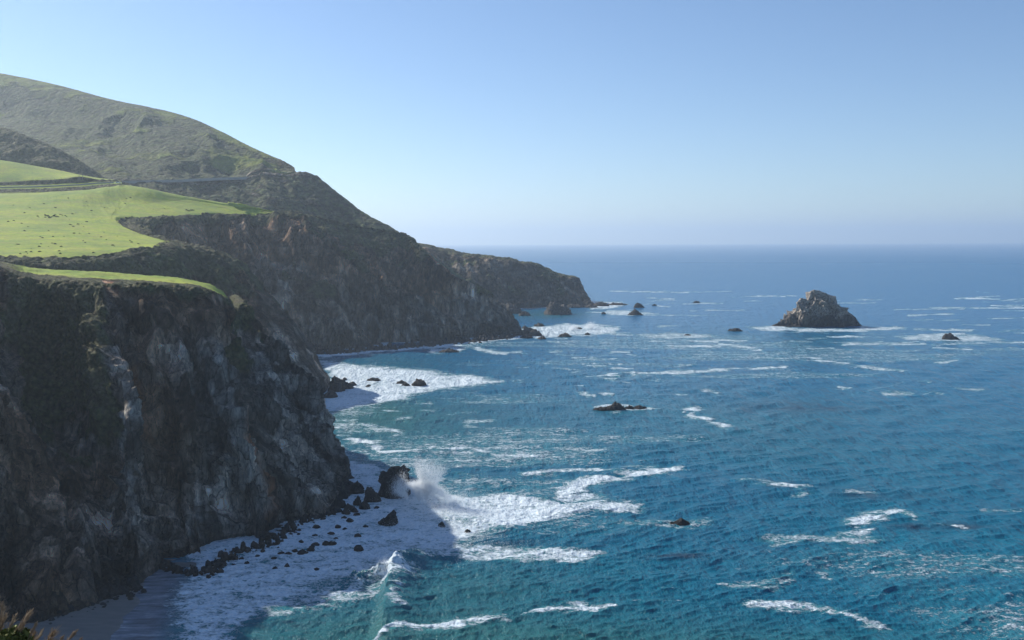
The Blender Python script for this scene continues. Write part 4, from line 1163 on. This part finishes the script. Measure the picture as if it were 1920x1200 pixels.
for k, (a, b, c_, d_) in enumerate([(1084, 1122, 562, 573), (1110, 1145, 566, 574), (1135, 1180, 568, 572), (1060, 1098, 570, 577), (1095, 1122, 571, 577), (994, 1018, 572, 577)]):
    put_rock("reef_rock", a, b, c_, d_, ["long low reef rock running out from the far headland's notched point", "middle slab of the reef beyond the far headland's point", "outermost thin slab of the reef off the far headland", "dark reef rock close below the far headland's cliff foot", "small reef rock in front of the slab off the far point", "low reef rock between the two humped rock and the far cliff"][k], rk_far, 40 + k, group="reef rocks trailing off the far headland", depth=20)
for k, (a, b, c_, d_) in enumerate([(972, 1010, 613, 629), (985, 1018, 617, 630), (1008, 1024, 630, 636), (975, 1000, 627, 634), (1000, 1022, 606, 612), (978, 990, 611, 616), (862, 886, 634, 640), (838, 850, 637, 642), (820, 832, 636, 641), (944, 952, 630, 634)]):
    put_rock("reef_rock", a, b, c_, d_, ["tallest brown rock heaped at the tip of the middle headland", "pointed brown rock on the right of the heap at the middle headland", "flat square brown rock in foam just off the middle headland heap", "low rock at the front edge of the middle headland heap", "small rock in the white water behind the middle headland heap", "tiny rock behind the heap, closest to the headland's cliff", "widest rock of the three along the middle headland's beach", "middle rock of the three along the middle headland's beach", "leftmost rock of the three along the middle headland's beach", "tiny rock between the beach rocks and the headland tip"][k], rk_far, 60 + k, group="rocks at the foot of the middle headland", depth=12)
# second bay rocks
put_rock("rock", 770, 800, 710, 724, "larger brown rock at the right end of the group in the white bay surf", rk_far, 80)
put_rock("rock", 742, 762, 713, 720, "flat brown rock left beside the larger rock in the white bay surf", rk_far, 81)
put_rock("rock", 752, 770, 716, 724, "small brown rock between two others in the white bay surf", rk_far, 83)
put_rock("rock", 686, 714, 708, 715, "brown rock alone in the white bay surf near the second headland", rk_far, 82)
for k, (a, b, c_, d_) in enumerate([(612, 645, 704, 735), (630, 662, 712, 730), (604, 632, 732, 746), (648, 668, 716, 724), (575, 600, 748, 760), (580, 594, 757, 762), (684, 694, 722, 726), (640, 648, 708, 714)]):
    put_rock("reef_rock", a, b, c_, d_, ["tallest dark rock joined to the foot of the second headland", "dark rock outside the tallest one at the second headland", "low dark slab in shade below the second headland", "brown rock at the sunlit end of the second headland's rocks", "flat dark rock in the shaded foam by the near cliff edge", "tiny rock below the flat one in the shaded foam", "tiny rock farthest out from the second headland's foot", "tiny rock beside the sunlit end of the second headland's rocks"][k], rk_dark, 90 + k, group="rocks at the foot of the second headland", depth=10)

# near rocks in the shaded surf
put_rock("sea_stack", 705, 770, 872, 933, "big black wedge shaped rock standing beside the bursting spray", rk_dark, 101, depth=11,
         prof=[(0, 0), (.06, .35), (.2, .72), (.42, .98), (.55, 1), (.72, .93), (.86, .80), (.93, .62), (1, 0)], nu=150, nv=90, power=.6, cat="sea stack")
put_rock("boulder", 706, 746, 958, 984, "black slanting slab of rock just left of the drifting spray", rk_dark, 102, depth=5, prof=[(0, 0), (.3, .4), (.6, .85), (.75, 1), (.88, .8), (1, 0)], cat="rock")
put_rock("boulder", 644, 684, 902, 926, "first black rock against the tip of the near cliff", rk_dark, 103, cat="rock")
put_rock("boulder", 680, 715, 911, 942, "leaning black rock between the cliff tip and the big wedge rock", rk_dark, 104, prof=[(0, 0), (.08, .6), (.2, 1), (.45, .85), (.75, .45), (1, 0)], cat="rock")
put_rock("boulder", 660, 678, 928, 950, "narrow upright black rock under the tip of the near cliff", rk_dark, 105, cat="rock")
put_rock("rock", 820, 836, 977, 990, "small pointed rock washed over in the foam right of the spray", rk_dark, 106)
put_rock("rock", 870, 884, 992, 999, "small brown rock capped with foam, right of the washed pointed rock", rk_far, 107)
bl = [(622,648,930,955),(645,664,944,958),(672,694,940,956),(655,672,952,962),(700,712,950,955),(640,656,955,966),(662,675,962,968),
      (596,612,955,962),(664,678,1001,1009),(663,681,1022,1034),(582,598,1018,1026),(603,618,1015,1024),(612,632,1016,1024),(578,592,1023,1029),
      (573,590,1026,1034),(556,576,1031,1040),(546,558,1030,1036),(520,534,1035,1040),(532,546,1036,1041),(488,496,1030,1036),(533,542,1056,1065),
      (510,520,1063,1068),(458,466,1053,1058),(486,494,1026,1030),(508,518,1045,1048),(536,546,992,998),(512,522,1004,1010),(524,536,1001,1006),
      (612,628,998,1003),(585,600,985,990),(648,662,972,978),(640,650,968,973),(560,572,975,981),(545,556,986,991),(560,568,1013,1017),(585,596,1002,1006),
      (540,548,1000,1004),(497,507,1010,1016),(515,524,1016,1020),(600,610,970,975),(575,585,965,970),(628,638,985,989),(432,442,1058,1062),(448,456,1045,1049),
      (478,486,1041,1045),(588,598,1066,1069),(625,634,1008,1012),(642,650,990,993),(680,690,985,989),(556,563,1000,1003),(612,640,946,962),(590,606,950,966)]
ORD = "first second third fourth fifth sixth seventh eighth ninth tenth eleventh twelfth thirteenth fourteenth fifteenth sixteenth seventeenth eighteenth nineteenth twentieth".split()
def zone(b):
    y = b[3]
    return 0 if y < 972 else 1 if y < 1000 else 2 if y < 1021 else 3 if y < 1038 else 4
ZN = ["in the row hard against the cliff tip", "in the second row out from the cliff tip", "in the third row of the shaded surf", "in the busy fourth row of the shaded surf", "in the row nearest the little beach"]
rb = random.Random(77)
for z_ in range(5):
    zs = sorted([b for b in bl if zone(b) == z_], key=lambda b: b[0] + b[1])
    for n_, (a, b, c_, d_) in enumerate(zs):
        k_ = rb.uniform(.3, .6)
        pr = [(0, 0), (.10, rb.uniform(.35, .65)), (k_, 1), (.72, rb.uniform(.65, .95)), (.9, rb.uniform(.3, .6)), (1, 0)]
        lab = "%s small black boulder from the left %s" % (ORD[n_], ZN[z_])
        if (a, b) == (663, 681): lab = "largest lone black boulder standing in the middle of the shaded surf"
        put_rock("boulder", a - 1, b + 1, c_ - 1, d_, lab, rk_dark, 200 + n_ + z_ * 30, prof=pr, group="black boulders in the shaded surf",
                 nu=40, nv=22, sink=.6, cat="boulder", power=rb.uniform(.4, .7), depth=(b - a + 2) / F_PX * 260 * rb.uniform(.6, 1.1), rough=.9)

# boulder heap at the cliff foot: far too many to count
def rubble(name, line, n, spread, size, mat, label, seed, zlift=0):
    rs = random.Random(seed); V = []; Fc = []; off = 0
    a = [np.array(S(*c)) for c in line]
    base = []
    for s_ in range(5):
        v, f = rock_mesh(1.0, .8, .55, 300 + s_ + seed, nu=9, nv=6, base=-.5); base.append((v, f))
    for _ in range(n):
        i = rs.randrange(len(a) - 1); t_ = rs.random(); q = a[i] * (1 - t_) + a[i + 1] * t_
        k = rs.gauss(0, 1)
        s_ = size * (.35 + rs.random() ** 3 * 1.6)
        r_ = rs.uniform(0, 6.28)
        v, f = base[rs.randrange(5)]
        cs, sn = math.cos(r_), math.sin(r_)
        w = np.stack([v[:, 0] * cs - v[:, 1] * sn, v[:, 0] * sn + v[:, 1] * cs, v[:, 2] * rs.uniform(.7, 1.3)], 1) * s_
        nrm = np.array([.55, -.83, 0])
        w += q + nrm * k * spread + [0, 0, max(-.3, zlift - k * spread * .25)]
        V.append(w); Fc.append(f + off); off += len(w)
    mesh_obj(name, np.concatenate(V), np.concatenate(Fc), mat, kind="stuff", label=label)
rubble("rubble", [(90, 1168), (160, 1140), (215, 1118), (262, 1100)], 420, 2.2, 1.1, rk_dark, "dark heap of fallen stones at the cliff foot above the little beach", 1, .2)
rubble("rubble", [(300, 1065), (350, 1078), (400, 1075), (425, 1045), (470, 1032), (512, 1020), (560, 985), (612, 968), (648, 955)], 520, 1.7, 1.1, rk_dark, "black broken stones along the foot of the near cliff", 2, .2)
rubble("rubble", [(600, 664), (690, 657), (780, 650), (860, 642), (930, 636), (975, 628)], 800, 4.5, 2.6, rk_dark, "dark rubble beach along the foot of the middle headland", 3, .3)

# ================================================================== SPRAY
def drop_mat():
    t = NT("spray_droplets")
    t.b.inputs['Base Color'].default_value = (.93, .95, .96, 1); t.b.inputs['Roughness'].default_value = .9
    t.b.inputs['Specular IOR Level'].default_value = .1
    tr = t.node("ShaderNodeBsdfTranslucent"); tr.inputs[0].default_value = (.93, .95, .96, 1)
    mx = t.node("ShaderNodeMixShader"); mx.inputs[0].default_value = .5
    t.link(t.b.outputs[0], mx.inputs[1]); t.link(tr.outputs[0], mx.inputs[2]); t.link(mx.outputs[0], t.out.inputs['Surface'])
    return t.m
DROP = drop_mat()
def droplets(name, c, size, label):
    """a cloud of small tumbling water flecks at the points c"""
    n = len(c)
    a = RNG.normal(size=(n, 3)); a /= np.linalg.norm(a, axis=1, keepdims=True)
    b = np.cross(a, RNG.normal(size=(n, 3))); b /= np.linalg.norm(b, axis=1, keepdims=True)
    s_ = (size * RNG.uniform(.5, 1.5, n))[:, None]
    V = np.stack([c + a * s_, c + b * s_, c - a * s_ * .5 - b * s_ * .6], 1).reshape(-1, 3)
    mesh_obj(name, V, np.arange(3 * n).reshape(n, 3), DROP, kind="stuff", label=label)
def fan(n, base, ang0, ang1, L0, L1, thick, seed, drag=.0):
    r_ = np.random.default_rng(seed)
    th = r_.uniform(0, 1, n) ** 1.25
    jets = .72 + .30 * np.abs(np.sin(th * 31 + seed)) ** 3 + .30 * np.abs(np.sin(th * 73 + 2 * seed)) ** 5
    a_ = R(ang0) + (R(ang1) - R(ang0)) * th
    L = (L0 + (L1 - L0) * th) * jets
    r = r_.uniform(0, 1, n) ** .62 * L
    x = np.sin(a_) * r; z = np.cos(a_) * r - drag * r * r * .02
    y = r_.normal(0, 1, n) * thick * (.35 + r / L0)
    pts = np.stack([x, y, z], 1) + r_.normal(0, .35, (n, 3)) * (.4 + r / L0)[:, None]
    pts += base; pts[:, 2] = np.abs(pts[:, 2])
    return pts
f1_ = fan(42000, P(785, 940, 301), -20, 66, 13, 16, 1.4, 3, 2.2)
f2_ = fan(30000, P(800, 938, 301), -16, 30, 14.5, 12, 1.0, 9, .5)
f3_ = fan(12000, P(765, 935, 303), -60, -5, 5, 9, 1.5, 5, .5)
droplets("spray", np.concatenate([f1_, f2_, f3_]), .075, "bright fan of spray bursting up beside the big wedge rock")
r_ = np.random.default_rng(8)
m_ = np.stack([r_.normal(0, 1, 70000), r_.normal(0, 1, 70000)], 1) * [8.5, 13]
m_ = m_ + S(835, 985)[:2] + [0, 2]
hz = np.abs(r_.normal(0, 1, 70000)) * 2.0 * np.exp(-((m_[:, 1] - S(800, 950)[1]) / 18) ** 2) + .05
droplets("spray", np.stack([m_[:, 0] - (m_[:, 1] - 290) * .12, m_[:, 1], hz], 1), .065, "broad low drifting mist of spray over the shaded surf")
w1 = fan(16000, P(728, 1080, 234), -65, 65, 3.2, 3.2, 1.3, 4)
w2 = fan(4500, P(705, 1092, 232), -40, 50, 1.6, 1.6, 1.2, 6); w3 = fan(4500, P(748, 1078, 236), -40, 75, 2.0, 3.0, 1.2, 7)
droplets("spray", np.concatenate([w1, w2, w3]), .07, "white plume thrown up on the crest of the breaking wave")
w1 = fan(5000, S(1108, 617), -70, 70, 6, 6, 3, 4); w2 = fan(4000, S(1075, 619), -70, 70, 4, 5, 3, 5)
droplets("spray", np.concatenate([w1, w2]), .16, "low distant spray over the surf off the middle headland")

# ================================================================== SMALL THINGS ON LAND
wood = simple("weathered_wood", (.16, .13, .10), .9)
metal = simple("grey_metal", (.25, .25, .26), .5, .5)
def tube(a, b, r0, r1, n=8):
    a, b = np.array(a, float), np.array(b, float); d = (b - a) / np.linalg.norm(b - a)
    s = np.cross(d, [0.3, .9, .2]); s /= np.linalg.norm(s); u = np.cross(d, s)
    v = []; f = []
    for q, r_ in ((a, r0), (b, r1)):
        for k in range(n):
            t_ = 2 * math.pi * k / n; v.append(q + (s * math.cos(t_) + u * math.sin(t_)) * r_)
    for k in range(n): f.append((k, (k + 1) % n, n + (k + 1) % n, n + k))
    f.append(tuple(range(n))[::-1]); f.append(tuple(range(n, 2 * n)))
    return v, f
def join(parts):
    V = []; Fc = []; o = 0
    for v, f in parts:
        V += list(v); Fc += [tuple(i + o for i in q) for q in f]; o += len(v)
    return V, Fc
def empty(name, loc, label, cat, group=None):
    o = bpy.data.objects.new(name, None); COL.objects.link(o); o.location = loc
    o['label'] = label; o['category'] = cat
    if group: o['group'] = group
    return o
def pole(px, py, label):
    q, _ = on_land("upper_field", px, py)
    e = empty("utility_pole", q, label, "utility pole")
    mesh_obj("post", *tube((0, 0, -1), (0, 0, 10.5), .22, .15), wood, e)
    mesh_obj("crossarm", *tube((-1.2, 0, 9.6), (1.2, 0, 9.6), .09, .09), wood, e)
    for s_ in (-1, 0, 1): mesh_obj("insulator", *tube((s_ * 1.0, 0, 9.68), (s_ * 1.0, 0, 10.0), .07, .05), metal, e)
pole(152, 333, "left of two thin utility poles at the corner of the upper field")
pole(156, 334, "right of two thin utility poles at the corner of the upper field")
fq = [on_land("upper_field", x, y)[0] for x, y in [(-40, 341), (22, 338), (43, 338), (64, 337), (82, 336), (100, 336), (116, 335), (131, 334), (146, 333)]]
fe = empty("fence", fq[0], "thin post and wire fence along the lower edge of the upper field", "fence")
for k, q in enumerate(fq):
    r0 = q - fq[0]; mesh_obj("post", *tube(r0 + [0, 0, -.6], r0 + [0, 0, 2.0], .12, .10), wood, fe)
for hh in (.7, 1.2, 1.7):
    mesh_obj("wire", *join([tube(fq[k] - fq[0] + [0, 0, hh], fq[k + 1] - fq[0] + [0, 0, hh], .018, .018, 4) for k in range(len(fq) - 1)]), metal, fe)

def car():
    q, _ = on_land("upper_field", 222, 343)
    q = P(222, 343.5, q[1] - 3)
    e = empty("parked_car", q, "small white car parked where the road bends behind the meadow", "car")
    body = simple("white_paint", (.78, .78, .78), .3, var=.02); glass = simple("car_glass", (.02, .025, .03), .08); tyre = simple("tyre_rubber", (.02, .02, .02), .8)
    sec = [(-2.2, .45, .75), (-2.1, .35, .95), (-1.0, .3, 1.02), (.9, .3, 1.0), (2.0, .35, .85), (2.2, .45, .7)]
    v = []; f = []
    for (x, a, b) in sec: v += [(x, -.85, a), (x, .85, a), (x, .8, b), (x, -.8, b)]
    for k in range(len(sec) - 1):
        for i in range(4): f.append((4*k+i, 4*k+(i+1) % 4, 4*k+4+(i+1) % 4, 4*k+4+i))
    f += [(3, 2, 1, 0), tuple(4 * (len(sec) - 1) + i for i in range(4))]
    mesh_obj("body", v, f, body, e)
    v = [(-1.7, -.76, 1.0), (-1.7, .76, 1.0), (1.0, .76, 1.0), (1.0, -.76, 1.0), (-1.1, -.6, 1.5), (-1.1, .6, 1.5), (.3, .6, 1.5), (.3, -.6, 1.5)]
    mesh_obj("cabin", v, [(0,1,5,4),(1,2,6,5),(2,3,7,6),(3,0,4,7),(4,5,6,7),(3,2,1,0)], glass, e)
    mesh_obj("roof", [(x, y, z + (.0 if z < 1.51 else 0)) for x, y, z in [(-1.15,-.62,1.5),(-1.15,.62,1.5),(.35,.62,1.5),(.35,-.62,1.5),(-1.0,-.55,1.56),(-1.0,.55,1.56),(.2,.55,1.56),(.2,-.55,1.56)]],
             [(0,1,5,4),(1,2,6,5),(2,3,7,6),(3,0,4,7),(4,5,6,7),(3,2,1,0)], body, e)
    for x in (-1.35, 1.35):
        for y in (-.85, .85): mesh_obj("wheel", *tube((x, y - .1, .33), (x, y + .1, .33), .33, .33, 14), tyre, e)
    e.rotation_euler = (0, 0, .25)
car()

# small bushes dotted over the meadow
def leaf_mat(name, c0, c1):
    t = NT(name); n = t.noise(t.coord(), 1.4, 4, .6)
    t.link(t.ramp(n, [(.3, c0), (.7, c1)]), t.b.inputs['Base Color']); t.b.inputs['Roughness'].default_value = .8
    t.b.inputs['Specular IOR Level'].default_value = .2
    return t.m
dark_leaf = leaf_mat("dark_scrub_leaf", (.022, .030, .014), (.06, .07, .03))
def bush_mesh(r_, n, leaf, seed, mat, name, flat=.7):
    rs = np.random.default_rng(seed)
    d = rs.normal(size=(n, 3)); d /= np.linalg.norm(d, axis=1, keepdims=True); d[:, 2] = np.abs(d[:, 2])
    rad = rs.uniform(.55, 1.0, n) * (1 + .25 * np.sin(d[:, 0] * 5 + seed) * np.cos(d[:, 1] * 4))
    c = d * rad[:, None] * r_ * [1, 1, flat]
    a = rs.normal(size=(n, 3)); a /= np.linalg.norm(a, axis=1, keepdims=True)
    b = np.cross(a, rs.normal(size=(n, 3))); b /= np.linalg.norm(b, axis=1, keepdims=True)
    s = leaf * rs.uniform(.6, 1.4, n)[:, None]
    V = np.stack([c - a * s, c + b * s * .6, c + a * s, c - b * s * .6], 1).reshape(-1, 3)
    F_ = np.arange(4 * n).reshape(n, 4)
    me_o = mesh_obj(name, V, F_, mat)
    return me_o
protos = []
rs = random.Random(21)
spots = []
import itertools
tries = 0
MEAD = [(5,380),(230,352),(420,392),(300,404),(222,420),(214,432),(280,455),(160,480),(5,478)]
while len(spots) < 75 and tries < 4000:
    tries += 1
    x, y = rs.uniform(5, 440), rs.uniform(360, 478)
    if pdist_poly(np.array([x]), np.array([y]), MEAD)[0] < 4: continue
    if rs.random() > .35 + .65 * (y - 360) / 120: continue
    spots.append((x, y, rs.uniform(.5, 1.5)))
for _ in range(30): spots.append((rs.gauss(97, 14), rs.gauss(404, 1.6), rs.uniform(.7, 1.6)))
for x in (350, 354, 358, 363): spots.append((x, 392 + rs.uniform(-1, 1), 1.8))
def meadow_bush(k, x, y, s_, src):
    q, _ = on_land("coast_headlands", x, y)
    if src is None: o = bush_mesh(1.2, 90, .35, k, dark_leaf, "bush")
    else: o = src.copy(); COL.objects.link(o)
    o.location = q; o.scale = (s_, s_, s_ * .8); o.rotation_euler = (0, 0, rs.uniform(0, 6))
    o['category'] = "bush"
    if k >= 75 and k < 105: o['label'] = "dark bush in the clustered patch in the middle of the green meadow"; o['group'] = "clustered dark bushes in the meadow"
    elif k >= 105: o['label'] = "dark bush in the short row near the right side of the meadow"; o['group'] = "row of dark bushes by the meadow's right side"
    else: o['label'] = "small dark bush dotted singly on the green meadow"; o['group'] = "small bushes dotted over the meadow"
    return o
P4 = []
for k, (x, y, s_) in enumerate(spots):
    s_ *= .48
    src = P4[k % 4] if len(P4) == 4 else None
    o = meadow_bush(k, x, y, s_, src)
    if src is None: P4.append(o)

# foreground shrub with dry feathery plumes at the lower left, on the viewer's bluff
def foreground():
    soil = simple("bluff_soil", (.12, .10, .07), .95, var=.4, vscale=2)
    # the bluff the viewer stands on
    n = 60; G = np.zeros((n, n, 3))
    for i, x in enumerate(np.linspace(-22, 22, n)):
        for j, y in enumerate(np.linspace(-18, 14, n)):
            z = 78.2 - max(0, y - 1.2) * .95 - .05 * abs(x) - max(0, y - 7) * 1.5
            G[i, j] = (x, y, z)
    q = G.reshape(-1, 3); q[:, 2] += fbm(q, 2.5, 4, 3) * .25 * np.clip((np.hypot(q[:, 0], q[:, 1]) - 1.0) / 3, 0, 1)
    mesh_obj("bluff", q, grid_faces(n, n), soil, smooth=True, kind="structure", label="earthy bluff edge under the viewpoint")
    green = leaf_mat("coyote_leaf", (.09, .10, .03), (.24, .26, .07))
    dry = leaf_mat("dry_plume", (.20, .14, .09), (.42, .32, .21))
    def shrub(px, py, D, r_, label, plumes, seed):
        c = P(px, py, D)
        e = empty("shrub", (c[0], c[1], c[2] - r_ * .6), label, "shrub")
        o = bush_mesh(r_, 3600, .018, seed, green, "foliage", .95); o.parent = e
        rs_ = random.Random(seed)
        parts = []
        for k in range(9):
            a = rs_.uniform(0, 6.28); parts.append(tube((0, 0, -.35), (math.cos(a) * r_ * .5, math.sin(a) * r_ * .5, r_ * .6), .012, .006, 6))
        mesh_obj("stem", *join(parts), dry, e)
        for (tx, ty, bx, by) in plumes:
            a = P(bx, by, D) - np.array(e.location); b = P(tx, ty, D * rs_.uniform(.96, 1.04)) - np.array(e.location)
            L = np.linalg.norm(b - a); prt = [tube(a, b, .0035, .001, 5)]
            for s_ in range(70):
                t_ = rs_.uniform(.12, 1.0) ; q0 = a + (b - a) * t_
                sp = L * .20 * math.sin(math.pi * min(t_ + .08, .97)) ** .7
                dr = (b - a) / L * sp * 1.5 + np.array([rs_.gauss(0, 1), rs_.gauss(0, .7), rs_.gauss(.2, .8)]) * sp * .36
                prt.append(tube(q0, q0 + dr, .0026, .0008, 3))
            mesh_obj("plume", *join(prt), dry, e)
    shrub(18, 1196, 6.0, .14, "green shrub with feathery dry plumes in the lower left corner",
          [(5, 1130, 0, 1200), (32, 1150, 5, 1205), (62, 1142, 18, 1200), (48, 1165, 22, 1210), (70, 1165, 52, 1200), (12, 1150, -8, 1200), (-6, 1120, -30, 1200)], 5)
    shrub(95, 1226, 6.3, .15, "shrub of dry twigs just right of the green corner shrub",
          [(82, 1178, 60, 1215), (105, 1181, 78, 1215), (146, 1181, 108, 1222), (120, 1192, 100, 1220), (154, 1196, 130, 1225), (66, 1185, 50, 1215)], 6)
foreground()

# ================================================================== HAZE
def haze():
    x0, x1, y0, y1, z0, z1 = -27000, 27000, -27000, 27000, -8, 420
    v = [(x, y, z) for x in (x0, x1) for y in (y0, y1) for z in (z0, z1)]
    f = [(0, 1, 3, 2), (4, 6, 7, 5), (0, 4, 5, 1), (2, 3, 7, 6), (0, 2, 6, 4), (1, 5, 7, 3)]
    t = NT("haze_air"); t.n.remove(t.b)
    pv = t.node("ShaderNodeVolumePrincipled")
    pv.inputs['Color'].default_value = HAZE_COL; pv.inputs['Density'].default_value = HAZE_DENSITY
    pv.inputs['Anisotropy'].default_value = HAZE_ANISO
    t.link(pv.outputs[0], t.out.inputs['Volume'])
    mesh_obj("haze", v, f, t.m, kind="stuff", label="thin bluish sea haze fading the far hills")
haze()
